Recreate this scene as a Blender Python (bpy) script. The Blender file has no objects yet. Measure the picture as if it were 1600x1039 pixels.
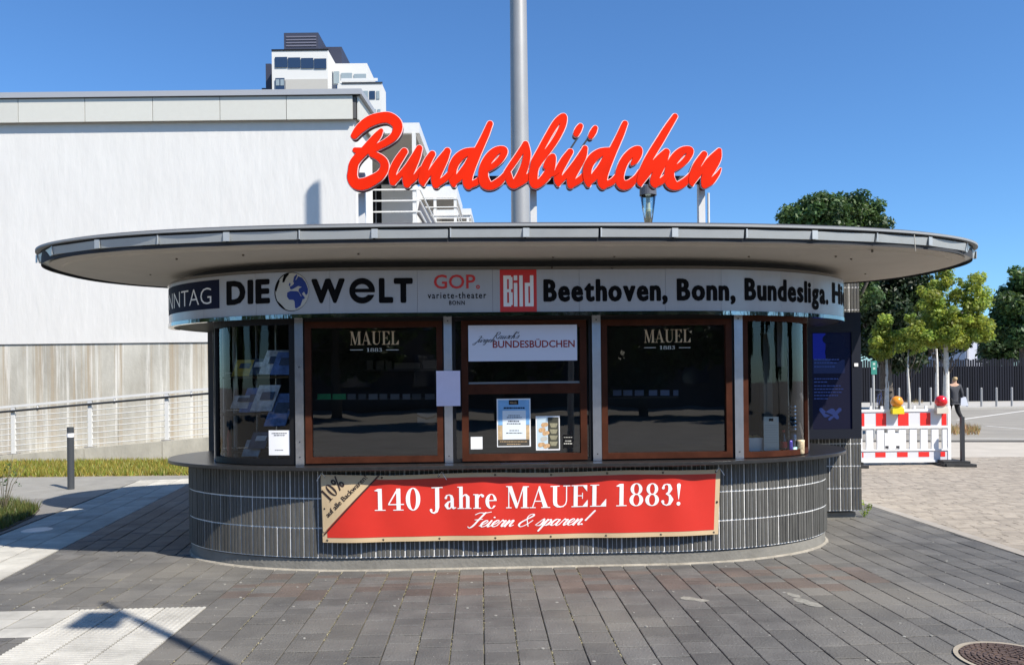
import bpy, bmesh, math, random
import numpy as np
from mathutils import Matrix, Vector

# ------------------------------------------------------------------ camera, sky, sun, exposure
scene = bpy.context.scene
COL = scene.collection
F, HY, ROLL, EYE, PSI = 1200.0, 597.0, 0.011, 1.6, math.radians(2.3)
SUN_EL, SUN_ROT = math.radians(48.4), math.radians(132.8)

cam_data = bpy.data.cameras.new('camera')
cam_data.sensor_width = 36
cam_data.lens = 27
cam_data.shift_y = (HY - 519.5) / 1600
cam_data.clip_start = 0.05
cam_data.clip_end = 3000
cam = bpy.data.objects.new('camera', cam_data)
COL.objects.link(cam)
cam.matrix_world = Matrix.Translation((0, 0, EYE)) @ Matrix.Rotation(math.radians(90), 4, 'X') @ Matrix.Rotation(-ROLL, 4, 'Z')
scene.camera = cam

world = bpy.data.worlds.new('World')
scene.world = world
world.use_nodes = True
wn = world.node_tree
wn.nodes.clear()
sky = wn.nodes.new('ShaderNodeTexSky')
sky.sky_type = 'NISHITA'
sky.sun_disc = False
sky.sun_elevation = SUN_EL
sky.sun_rotation = SUN_ROT
sky.air_density = 1.0
sky.dust_density = 0.25
sky.ozone_density = 3.0
bg = wn.nodes.new('ShaderNodeBackground')
bg.inputs['Strength'].default_value = 0.087
wo = wn.nodes.new('ShaderNodeOutputWorld')
gain = wn.nodes.new('ShaderNodeVectorMath')
gain.operation = 'MULTIPLY'
gain.inputs[1].default_value = (0.66, 1.02, 1.36)
wn.links.new(sky.outputs[0], gain.inputs[0])
wn.links.new(gain.outputs[0], bg.inputs[0])
wn.links.new(bg.outputs[0], wo.inputs[0])

sun_data = bpy.data.lights.new('sun', 'SUN')
sun_data.energy = 5.0
sun_data.angle = math.radians(0.53)
sun_data.color = (1.0, 0.94, 0.85)
sun = bpy.data.objects.new('sun', sun_data)
COL.objects.link(sun)
to_sun = Vector((math.sin(SUN_ROT) * math.cos(SUN_EL), math.cos(SUN_ROT) * math.cos(SUN_EL), math.sin(SUN_EL)))
sun.rotation_euler = to_sun.to_track_quat('Z', 'Y').to_euler()
sun.location = (20, -20, 30)

vs = scene.view_settings
vs.view_transform = 'Standard'
vs.look = 'None'
vs.exposure = 0.6
vs.gamma = 1
vs.use_curve_mapping = False
scene.cycles.max_bounces = 8
scene.cycles.transparent_max_bounces = 12

# ------------------------------------------------------------------ geometry helpers
CP, SP = math.cos(PSI), math.sin(PSI)
def k2w(x, y, z=0.0): return (x * CP - y * SP, x * SP + y * CP, z)
def ray(px, py):
    a, b = px - 800, py - HY
    c, s = math.cos(ROLL), math.sin(ROLL)
    x = a * c - b * s; y = a * s + b * c
    return x / F, 1.0, -y / F
def at(px, py, Y):                      # world point on the plane at depth Y
    dx, _, dz = ray(px, py)
    return dx * Y, Y, EYE + dz * Y
def atk(px, py, yk):                    # point (x, z) on a plane parallel to the kiosk front
    dx, dy, dz = ray(px, py)
    kx, ky = dx * CP + dy * SP, -dx * SP + dy * CP
    t = yk / ky
    return kx * t, EYE + dz * t
def gnd(px, py, z=0.0):
    dx, dy, dz = ray(px, py)
    t = (z - EYE) / dz
    return dx * t, t
def w2k(x, y): return x * CP + y * SP, -x * SP + y * CP

BASE = {}
def root(name, label, cat, base=(0, 0, 0), frame='K', group=None, kind=None):
    o = bpy.data.objects.new(name, None)
    COL.objects.link(o)
    o.empty_display_size = 0.2
    place_frame(o, base, frame)
    tag(o, label, cat, group, kind)
    return o
def place_frame(o, base, frame):
    if frame == 'K':
        o.location = k2w(*base); o.rotation_euler = (0, 0, PSI)
    else:
        o.location = base
    BASE[o.name] = tuple(base)
def tag(o, label=None, cat=None, group=None, kind=None):
    if label: o['label'] = label
    if cat: o['category'] = cat
    if group: o['group'] = group
    if kind: o['kind'] = kind
    return o
def mesh(name, verts, faces, mat=None, smooth=False):
    me = bpy.data.meshes.new(name)
    me.from_pydata([tuple(v) for v in verts], [], [tuple(f) for f in faces])
    if mat: me.materials.append(mat)
    if smooth:
        me.polygons.foreach_set('use_smooth', [True] * len(me.polygons))
    me.update()
    return me
def put(name, me, parent=None, loc=None, rot=None, base=(0, 0, 0), frame='K'):
    """object from mesh data; vertices are in frame coordinates unless loc is given"""
    o = bpy.data.objects.new(name, me)
    COL.objects.link(o)
    if parent is not None:
        b = BASE[parent.name]
        o.parent = parent
        if loc is None:
            o.location = (0, 0, 0)
            key = me.get('shifted')
            if not key:
                me.transform(Matrix.Translation((-b[0], -b[1], -b[2]))); me['shifted'] = 1
            BASE[o.name] = b
        else:
            o.location = (loc[0] - b[0], loc[1] - b[1], loc[2] - b[2])
            if rot is not None: o.rotation_euler = rot
            BASE[o.name] = (0, 0, 0) if True else b
    else:
        if loc is None:
            me.transform(Matrix.Translation((-base[0], -base[1], -base[2])))
            place_frame(o, base, frame)
        else:
            place_frame(o, loc, frame)
            if rot is not None:
                o.rotation_euler = (rot[0], rot[1], rot[2] + (PSI if frame == 'K' else 0))
            BASE[o.name] = (0, 0, 0)
    return o

class MB:
    def __init__(s): s.v = []; s.f = []; s.m = []; s.cur = 0
    def add(s, v, f):
        n = len(s.v); s.v += [tuple(p) for p in v]; s.f += [tuple(i + n for i in q) for q in f]; s.m += [s.cur] * len(f); return s
    def box(s, x0, x1, y0, y1, z0, z1):
        v = [(x0, y0, z0), (x1, y0, z0), (x1, y1, z0), (x0, y1, z0), (x0, y0, z1), (x1, y0, z1), (x1, y1, z1), (x0, y1, z1)]
        return s.add(v, [(0, 3, 2, 1), (4, 5, 6, 7), (0, 1, 5, 4), (1, 2, 6, 5), (2, 3, 7, 6), (3, 0, 4, 7)])
    def obox(s, c, ax, ay, az, hx, hy, hz):   # oriented box
        c, ax, ay, az = Vector(c), Vector(ax).normalized() * hx, Vector(ay).normalized() * hy, Vector(az).normalized() * hz
        v = [c + i * ax + j * ay + k * az for k in (-1, 1) for i, j in ((-1, -1), (1, -1), (1, 1), (-1, 1))]
        return s.add(v, [(0, 3, 2, 1), (4, 5, 6, 7), (0, 1, 5, 4), (1, 2, 6, 5), (2, 3, 7, 6), (3, 0, 4, 7)])
    def bar(s, a, b, w, h):                    # straight bar between two points
        a, b = Vector(a), Vector(b); d = b - a
        up = Vector((0, 0, 1)) if abs(d.normalized().z) < 0.95 else Vector((0, 1, 0))
        sx = d.cross(up).normalized(); uz = sx.cross(d).normalized()
        return s.obox((a + b) / 2, d, sx, uz, d.length / 2, w / 2, h / 2)
    def tube(s, pts, r, n=8, caps=True):
        rings = []
        pts = [Vector(p) for p in pts]
        rs = r if isinstance(r, (list, tuple)) else [r] * len(pts)
        prev = None
        for i, p in enumerate(pts):
            d = (pts[min(i + 1, len(pts) - 1)] - pts[max(i - 1, 0)]).normalized()
            ref = Vector((0, 0, 1)) if abs(d.z) < 0.9 else Vector((1, 0, 0))
            a = d.cross(ref).normalized(); b = d.cross(a).normalized()
            if prev is not None and a.dot(prev) < 0: a, b = -a, -b
            prev = a
            rings.append([p + rs[i] * (a * math.cos(2 * math.pi * k / n) + b * math.sin(2 * math.pi * k / n)) for k in range(n)])
        v = [q for rg in rings for q in rg]; f = []
        for i in range(len(pts) - 1):
            for k in range(n):
                f.append((i * n + k, i * n + (k + 1) % n, (i + 1) * n + (k + 1) % n, (i + 1) * n + k))
        if caps:
            f.append(tuple(range(n))[::-1]); f.append(tuple((len(pts) - 1) * n + k for k in range(n)))
        return s.add(v, f)
    def lathe(s, prof, cx=0, cy=0, n=16):      # prof: (r, z)
        v = [(cx + r * math.cos(2 * math.pi * k / n), cy + r * math.sin(2 * math.pi * k / n), z) for r, z in prof for k in range(n)]
        f = [(i * n + k, i * n + (k + 1) % n, (i + 1) * n + (k + 1) % n, (i + 1) * n + k) for i in range(len(prof) - 1) for k in range(n)]
        f.append(tuple(range(n))[::-1]); f.append(tuple((len(prof) - 1) * n + k for k in range(n)))
        return s.add(v, f)
    def prism(s, poly, z0, z1):
        n = len(poly)
        v = [(p[0], p[1], z0) for p in poly] + [(p[0], p[1], z1) for p in poly]
        return s.add(v, [tuple(range(n))[::-1], tuple(range(n, 2 * n))] + [(i, (i + 1) % n, n + (i + 1) % n, n + i) for i in range(n)])
    def me(s, name, mat, smooth=False):
        m = mesh(name, s.v, s.f, None, smooth)
        for q in (mat if isinstance(mat, (list, tuple)) else [mat]):
            m.materials.append(q)
        if any(s.m): m.polygons.foreach_set('material_index', s.m)
        return m
    def put(s, name, mat, parent=None, smooth=False, **kw): return put(name, s.me(name, mat, smooth), parent, **kw)

# ------------------------------------------------------------------ materials
MATS = {}
def mat(name, col, rough=0.7, metal=0.0, var=0.0, vscale=8.0, bump=0.0, bscale=40.0, rand=0.0, spec=0.5, col2=None, specks=None, dust=None, stretch=None, attr=None, coat=0.0):
    if name in MATS: return MATS[name]
    m = bpy.data.materials.new(name); m.use_nodes = True
    nt = m.node_tree; N = nt.nodes; L = nt.links
    b = N['Principled BSDF']
    b.inputs['Roughness'].default_value = rough
    b.inputs['Metallic'].default_value = metal
    b.inputs['Specular IOR Level'].default_value = spec
    if coat: b.inputs['Coat Weight'].default_value = coat
    out = None
    base = (*col, 1)
    tc = N.new('ShaderNodeTexCoord')
    vec = tc.outputs['Object']
    if rand:                                    # shift the pattern for every copy of a shared piece
        oi0 = N.new('ShaderNodeObjectInfo'); ad0 = N.new('ShaderNodeVectorMath'); ad0.operation = 'ADD'
        L.new(tc.outputs['Object'], ad0.inputs[0]); L.new(oi0.outputs['Location'], ad0.inputs[1]); vec = ad0.outputs[0]
    vec0 = vec
    if stretch:
        mp = N.new('ShaderNodeMapping'); mp.inputs['Scale'].default_value = stretch
        L.new(vec, mp.inputs['Vector']); vec = mp.outputs[0]
    if var or col2:
        nz = N.new('ShaderNodeTexNoise'); nz.inputs['Scale'].default_value = vscale; nz.inputs['Detail'].default_value = 6; nz.inputs['Roughness'].default_value = 0.65
        L.new(vec, nz.inputs['Vector'])
        rp = N.new('ShaderNodeValToRGB')
        rp.color_ramp.elements[0].position = 0.3; rp.color_ramp.elements[1].position = 0.7
        c2 = col2 if col2 else tuple(min(1, c * (1 + var)) for c in col)
        c1 = tuple(c * (1 - var) for c in col)
        rp.color_ramp.elements[0].color = (*c1, 1); rp.color_ramp.elements[1].color = (*c2, 1)
        L.new(nz.outputs['Fac'], rp.inputs[0]); out = rp.outputs[0]
    if dust:                                    # broad patches of settled dust
        nd = N.new('ShaderNodeTexNoise'); nd.inputs['Scale'].default_value = dust[0]; nd.inputs['Detail'].default_value = 4; L.new(vec0, nd.inputs['Vector'])
        rd = N.new('ShaderNodeMapRange'); rd.inputs[1].default_value = .47; rd.inputs[2].default_value = .68; rd.inputs[4].default_value = .8; L.new(nd.outputs['Fac'], rd.inputs[0])
        mx = N.new('ShaderNodeMix'); mx.data_type = 'RGBA'; L.new(rd.outputs[0], mx.inputs[0])
        if out is None: mx.inputs[6].default_value = base
        else: L.new(out, mx.inputs[6])
        mx.inputs[7].default_value = (*dust[1], 1); out = mx.outputs[2]
    if specks:                                  # scattered small marks of another colour
        for sc_, th_, cc_ in specks:
            vo = N.new('ShaderNodeTexVoronoi'); vo.inputs['Scale'].default_value = sc_; L.new(vec0, vo.inputs['Vector'])
            r2 = N.new('ShaderNodeMapRange'); r2.inputs[1].default_value = th_; r2.inputs[2].default_value = th_*.7; L.new(vo.outputs['Distance'], r2.inputs[0])
            wn_ = N.new('ShaderNodeMath'); wn_.operation = 'MULTIPLY'; sp_ = N.new('ShaderNodeSeparateColor'); L.new(vo.outputs['Color'], sp_.inputs[0])
            gt = N.new('ShaderNodeMath'); gt.operation = 'GREATER_THAN'; gt.inputs[1].default_value = .45; L.new(sp_.outputs[0], gt.inputs[0]); L.new(r2.outputs[0], wn_.inputs[0]); L.new(gt.outputs[0], wn_.inputs[1])
            mx = N.new('ShaderNodeMix'); mx.data_type = 'RGBA'; L.new(wn_.outputs[0], mx.inputs[0])
            if out is None: mx.inputs[6].default_value = base
            else: L.new(out, mx.inputs[6])
            mx.inputs[7].default_value = (*cc_, 1); out = mx.outputs[2]
    if attr:
        at_ = N.new('ShaderNodeAttribute'); at_.attribute_name = attr
        mx = N.new('ShaderNodeMix'); mx.data_type = 'RGBA'; mx.blend_type = 'MULTIPLY'; mx.inputs[0].default_value = 1
        if out is None: mx.inputs[6].default_value = base
        else: L.new(out, mx.inputs[6])
        L.new(at_.outputs['Color'], mx.inputs[7]); out = mx.outputs[2]
    if rand:
        oi = N.new('ShaderNodeObjectInfo')
        mr = N.new('ShaderNodeMapRange'); mr.inputs[3].default_value = 1 - rand; mr.inputs[4].default_value = 1 + rand
        L.new(oi.outputs['Random'], mr.inputs[0])
        mx = N.new('ShaderNodeVectorMath'); mx.operation = 'SCALE'
        if out is None: mx.inputs[0].default_value = col
        else: L.new(out, mx.inputs[0])
        L.new(mr.outputs[0], mx.inputs['Scale']); out = mx.outputs[0]
    if out is None: b.inputs['Base Color'].default_value = base
    else: L.new(out, b.inputs['Base Color'])
    if bump:
        n2 = N.new('ShaderNodeTexNoise'); n2.inputs['Scale'].default_value = bscale; n2.inputs['Detail'].default_value = 5
        L.new(vec, n2.inputs['Vector'])
        bp = N.new('ShaderNodeBump'); bp.inputs['Strength'].default_value = bump; bp.inputs['Distance'].default_value = 0.01
        L.new(n2.outputs['Fac'], bp.inputs['Height']); L.new(bp.outputs[0], b.inputs['Normal'])
    MATS[name] = m
    return m
def emis(name, col, s, base=(0.01, 0.01, 0.02)):
    m = mat(name, base, 0.15)
    b = m.node_tree.nodes['Principled BSDF']
    b.inputs['Emission Color'].default_value = (*col, 1); b.inputs['Emission Strength'].default_value = s
    return m
def glassmat(name, tint=(0.8, 0.83, 0.82), ior=1.5, boost=0.02):
    m = bpy.data.materials.new(name); m.use_nodes = True
    nt = m.node_tree; N = nt.nodes; L = nt.links; N.clear()
    tr = N.new('ShaderNodeBsdfTransparent'); tr.inputs[0].default_value = (*tint, 1)
    gl = N.new('ShaderNodeBsdfGlossy'); gl.inputs['Roughness'].default_value = 0.01; gl.inputs[0].default_value = (1, 1, 1, 1)
    fr = N.new('ShaderNodeFresnel'); fr.inputs[0].default_value = ior
    ad = N.new('ShaderNodeMath'); ad.inputs[1].default_value = boost; ad.use_clamp = True
    nz = N.new('ShaderNodeTexNoise'); nz.inputs['Scale'].default_value = 1.6; nz.inputs['Detail'].default_value = 2
    tc = N.new('ShaderNodeTexCoord'); L.new(tc.outputs['Object'], nz.inputs['Vector'])
    bp = N.new('ShaderNodeBump'); bp.inputs['Strength'].default_value = 0.06; bp.inputs['Distance'].default_value = 0.02
    L.new(nz.outputs[0], bp.inputs['Height']); L.new(bp.outputs[0], gl.inputs['Normal'])
    mx = N.new('ShaderNodeMixShader'); o = N.new('ShaderNodeOutputMaterial')
    L.new(fr.outputs[0], ad.inputs[0]); L.new(ad.outputs[0], mx.inputs[0]); L.new(tr.outputs[0], mx.inputs[1]); L.new(gl.outputs[0], mx.inputs[2]); L.new(mx.outputs[0], o.inputs[0])
    return m

TILE = mat('anthracite_tile', (0.085, 0.083, 0.075), 0.62, spec=0.3, var=0.22, vscale=9, rand=0.14, bump=0.25, bscale=60, stretch=(3, 3, 0.6))
GROUT = mat('white_grout', (0.78, 0.77, 0.74), 0.85, var=0.18, vscale=30)
PLINTH = mat('concrete_plinth', (0.2, 0.19, 0.165), 0.9, var=0.16, vscale=5, bump=0.5, bscale=30)
COUNTER = mat('dark_stone_counter', (0.02, 0.02, 0.021), 0.3, var=0.3, vscale=20)
CHROME = mat('polished_steel', (0.55, 0.56, 0.58), 0.12, metal=1.0, bump=0.25, bscale=5, stretch=(1, 1, .5))
STEEL = mat('worn_steel', (0.5, 0.51, 0.53), 0.25, metal=0.9, var=0.15, vscale=12, bump=0.08, bscale=10)
BROWN = mat('brown_window_frame', (0.058, 0.018, 0.009), 0.6, spec=0.1, var=0.3, vscale=6, stretch=(1, 1, 1))
BLACK = mat('black_frame', (0.008, 0.008, 0.009), 0.5, spec=0.25)
DARKIN = mat('dark_interior', (0.03, 0.03, 0.033), 0.8)
SOFFIT = mat('beige_soffit_paint', (0.56, 0.515, 0.445), 0.75, var=0.05, vscale=3, bump=0.1, bscale=15)
ROOFTOP = mat('roof_membrane', (0.06, 0.063, 0.07), 0.9, var=0.2)
ZINC = mat('pale_zinc_gutter', (0.47, 0.49, 0.48), 0.42, metal=0.35, var=0.06, vscale=5)
WHITEMET = mat('white_painted_metal', (0.64, 0.635, 0.61), 0.4, var=0.04)
DARKMET = mat('dark_metal', (0.03, 0.032, 0.036), 0.45)
FASCIA = mat('white_acrylic_fascia', (0.42, 0.42, 0.43), 0.22, var=0.03, vscale=4, stretch=(4, 4, .5))
REDPAINT = mat('signal_red_face', (0.72, 0.019, 0.001), 0.75, spec=0.1, var=0.12, vscale=2.5)
PINKTRIM = mat('pale_sign_trim', (0.85, 0.62, 0.6), 0.5)
REDDARK = mat('dark_red_return', (0.13, 0.012, 0.01), 0.5)
INK = mat('black_print', (0.006, 0.006, 0.007), 0.8, spec=0.1)
NAVY = mat('navy_print', (0.006, 0.009, 0.03), 0.65, spec=0.15)
BLUEP = mat('blue_print', (0.008, 0.03, 0.2), 0.5)
CREAMP = mat('cream_print', (0.5, 0.48, 0.42), 0.4)
REDP = mat('red_print', (0.6, 0.028, 0.022), 0.4)
WHITEP = mat('white_print', (0.82, 0.81, 0.8), 0.5)
GOLD = mat('gold_print', (0.5, 0.34, 0.18), 0.5, var=0.1, vscale=20)
PAPER = mat('white_paper', (0.8, 0.8, 0.8), 0.8)
SHADEPAPER = mat('shade_tinted_paper', (0.7, 0.64, 0.78), 0.85, var=0.03, vscale=12)  # white note paper; the lilac tint stands in for blue shade
GLASS = glassmat('window_glass', ior=1.6, boost=0.05)
CURVG = glassmat('curved_glass', tint=(.86, .88, .87), boost=0.0)
RIPPLE = mat('rippled_chrome', (0.36, 0.36, 0.36), 0.08, metal=1.0, bump=0.6, bscale=7, stretch=(1, 1, .4))

# ------------------------------------------------------------------ vector lettering
def sd_poly(P, X, Y):
    d = np.full(X.shape, 1e9); ins = np.zeros(X.shape, bool)
    n = len(P)
    for i in range(n):
        ax, ay = P[i]; bx, by = P[(i + 1) % n]
        ex, ey = bx - ax, by - ay
        t = np.clip(((X - ax) * ex + (Y - ay) * ey) / (ex * ex + ey * ey + 1e-12), 0, 1)
        d = np.minimum(d, np.hypot(X - ax - t * ex, Y - ay - t * ey))
        c = ((ay > Y) != (by > Y)) & (X < ex * (Y - ay) / (ey + 1e-15) + ax)
        ins ^= c
    return np.where(ins, -d, d)
def sd_chain(P, X, Y):
    d = np.full(X.shape, 1e9)
    if len(P) == 1: P = [P[0], P[0]]
    for (ax, ay, ar), (bx, by, br) in zip(P[:-1], P[1:]):
        ex, ey = bx - ax, by - ay
        t = np.clip(((X - ax) * ex + (Y - ay) * ey) / (ex * ex + ey * ey + 1e-12), 0, 1)
        d = np.minimum(d, np.hypot(X - ax - t * ex, Y - ay - t * ey) - (ar + t * (br - ar)))
    return d
def sd_ell(cx, cy, rx, ry, X, Y):
    return (np.sqrt(((X - cx) / rx) ** 2 + ((Y - cy) / ry) ** 2) - 1) * min(rx, ry)
def field(ops, X, Y):
    Fd = np.full(X.shape, 1e9)
    for o in ops:
        k = o[0]
        if k == 'b': Fd = np.minimum(Fd, np.maximum(np.abs(X - (o[1] + o[3]) / 2) - (o[3] - o[1]) / 2, np.abs(Y - (o[2] + o[4]) / 2) - (o[4] - o[2]) / 2))
        elif k == 'p': Fd = np.minimum(Fd, sd_poly(o[1], X, Y))
        elif k == 's': Fd = np.minimum(Fd, sd_chain(o[1], X, Y))
        elif k == 'r': Fd = np.minimum(Fd, np.maximum(sd_ell(*o[1], X, Y), -sd_ell(*o[2], X, Y)))
        elif k == '-': Fd = np.maximum(Fd, -field([o[1]], X, Y))
    return Fd
def trace(Fd, x0, y0, st, tol):
    """closed outlines of the region Fd < 0"""
    I = Fd < 0; H, W = I.shape; seg = {}
    def ex(i, j): a, b = Fd[j, i], Fd[j, i + 1]; return (x0 + (i + a / (a - b)) * st, y0 + j * st)
    def ey(i, j): a, b = Fd[j, i], Fd[j + 1, i]; return (x0 + i * st, y0 + (j + a / (a - b)) * st)
    c = I[:-1, :-1].astype(int) + 2 * I[:-1, 1:] + 4 * I[1:, 1:] + 8 * I[1:, :-1]
    T = {1: ['LB'], 2: ['BR'], 3: ['LR'], 4: ['RT'], 5: ['LB', 'RT'], 6: ['BT'], 7: ['LT'], 8: ['TL'], 9: ['TB'], 10: ['BR', 'TL'], 11: ['TR'], 12: ['RL'], 13: ['RB'], 14: ['BL']}
    for j, i in zip(*np.nonzero((c > 0) & (c < 15))):
        E = {'B': ('x', i, j), 'T': ('x', i, j + 1), 'L': ('y', i, j), 'R': ('y', i + 1, j)}
        for s in T[int(c[j, i])]: seg[E[s[0]]] = E[s[1]]
    out = []
    while seg:
        k0, k = seg.popitem(); loop = [k0]
        while k != k0 and k in seg:
            loop.append(k); k = seg.pop(k)
        pts = [(ex(a[1], a[2]) if a[0] == 'x' else ey(a[1], a[2])) for a in loop]
        if len(pts) < 4: continue
        A = np.array(pts)
        keep = np.zeros(len(A), bool); keep[0] = True
        m = int(np.argmax(((A - A[0]) ** 2).sum(1))); keep[m] = True
        st_ = [(0, m), (m, len(A))]
        while st_:
            a, b = st_.pop()
            if b - a < 2: continue
            P, Q = A[a], A[b % len(A)]; d = Q - P; L = math.hypot(*d) + 1e-12
            dd = abs((A[a + 1:b, 0] - P[0]) * d[1] - (A[a + 1:b, 1] - P[1]) * d[0]) / L
            i = int(dd.argmax())
            if dd[i] > tol: keep[a + 1 + i] = True; st_ += [(a, a + 1 + i), (a + 1 + i, b)]
        A = A[keep]
        if len(A) >= 3: out.append(A)
    return out
def curve_mesh(loops, extr=0.0):
    """filled mesh (with holes) of 2D loops, as (verts, faces)"""
    cu = bpy.data.curves.new('tmp', 'CURVE'); cu.dimensions = '2D'; cu.fill_mode = 'BOTH'; cu.extrude = extr
    for A in loops:
        sp = cu.splines.new('POLY'); sp.points.add(len(A) - 1)
        for p, (x, y) in zip(sp.points, A): p.co = (x, y, 0, 1)
        sp.use_cyclic_u = True
    return from_curve(cu)
def from_curve(cu):
    o = bpy.data.objects.new('tmp', cu); COL.objects.link(o)
    me = bpy.data.meshes.new_from_object(o)
    v = [tuple(p.co) for p in me.vertices]; f = [tuple(p.vertices) for p in me.polygons]
    bpy.data.objects.remove(o); bpy.data.curves.remove(cu); bpy.data.meshes.remove(me)
    return v, f
def outline_mesh(ops, bbox, st, tol, level=0.0, extr=0.0):
    x0, y0, x1, y1 = bbox
    X, Y = np.meshgrid(np.arange(x0, x1 + st, st), np.arange(y0, y1 + st, st))
    return curve_mesh(trace(field(ops, X, Y) - level + 1e-7, x0, y0, st, tol), extr)
def sans(txt, bold=0.0, space=1.0):
    cu = bpy.data.curves.new('tmp', 'FONT'); cu.body = txt; cu.offset = bold; cu.resolution_u = 3; cu.space_character = space
    return from_curve(cu)
def glyph_loops(ch):
    v, f = sans(ch)
    cnt = {}
    for q in f:
        for i in range(len(q)):
            a, b = q[i], q[(i+1) % len(q)]; cnt[(a, b)] = 1
    nxt = {a: b for (a, b) in cnt if (b, a) not in cnt}; loops = []
    while nxt:
        s, c = nxt.popitem(); L_ = [s]
        while c != s and c in nxt: L_.append(c); c = nxt.pop(c)
        loops.append([(v[i][0], v[i][1]) for i in L_])
    return loops
def heavy(txt, x0, x1, zb, zc, xs=.7, bold=.03, gap=.05):
    """condensed heavy lettering: sans outlines squeezed by xs, then thickened evenly"""
    V, Fc, adv = [], [], 0
    for ch in txt:
        if ch == ' ': adv += .22; continue
        LP = [[(p[0]*xs, p[1]) for p in l] for l in glyph_loops(ch)]
        xa = min(p[0] for l in LP for p in l); xb = max(p[0] for l in LP for p in l); ya = min(p[1] for l in LP for p in l); yb = max(p[1] for l in LP for p in l); m = bold+.03; st = .011
        X, Y = np.meshgrid(np.arange(xa-m, xb+m+st, st), np.arange(ya-m, yb+m+st, st))
        D = np.full(X.shape, 1e9); ins = np.zeros(X.shape, bool)
        for l in LP: d = sd_poly(l, X, Y); D = np.minimum(D, abs(d)); ins ^= d < 0
        Fd = np.where(ins, -D, D)-bold+1e-7
        v, f = curve_mesh(trace(Fd, xa-m, ya-m, st, .0025)); n = len(V)
        V += [(p[0]-xa+bold+adv, p[1]) for p in v]; Fc += [tuple(i+n for i in q) for q in f]; adv += xb-xa+2*bold+gap
    cap = max(p[1] for l in glyph_loops('H') for p in l)
    a, b = min(p[0] for p in V), max(p[0] for p in V)
    return [(x0+(p[0]-a)/(b-a)*(x1-x0), zb+(p[1]+bold)/(cap+2*bold)*(zc-zb)) for p in V], Fc
_cap = None
def text_fit(txt, x0, x1, zb, zc, bold=0.0, space=1.0, sub=None):
    """sans lettering scaled to span x0..x1, baseline zb, capital height zc-zb; returns 2D verts, faces"""
    v, f = sans(txt, bold, space)
    cap = max(p[1] for p in sans('H', bold)[0])
    capb = min(p[1] for p in sans('H', bold)[0])
    xs = [p[0] for p in v]; a, b = min(xs), max(xs)
    v = [(x0 + (p[0] - a) / (b - a) * (x1 - x0), zb + (p[1] - capb) / (cap - capb) * (zc - zb)) for p in v]
    return v, f
def cut(v, f, step, stepy=None):
    """slice a flat mesh along x so that it can bend"""
    bm = bmesh.new()
    vs_ = [bm.verts.new((p[0], p[1], 0)) for p in v]
    for q in f:
        try: bm.faces.new([vs_[i] for i in q])
        except ValueError: pass
    a, b = min(p[0] for p in v), max(p[0] for p in v)
    x = a + step
    while x < b:
        bmesh.ops.bisect_plane(bm, geom=bm.verts[:] + bm.edges[:] + bm.faces[:], plane_co=(x, 0, 0), plane_no=(1, 0, 0))
        x += step
    if stepy:
        y = min(p[1] for p in v)+stepy
        while y < max(p[1] for p in v):
            bmesh.ops.bisect_plane(bm, geom=bm.verts[:] + bm.edges[:] + bm.faces[:], plane_co=(0, y, 0), plane_no=(0, 1, 0)); y += stepy
    bm.verts.ensure_lookup_table(); bm.verts.index_update()
    out = [(w.co.x, w.co.y) for w in bm.verts], [tuple(w.index for w in q.verts) for q in bm.faces]
    bm.free(); return out
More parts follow.
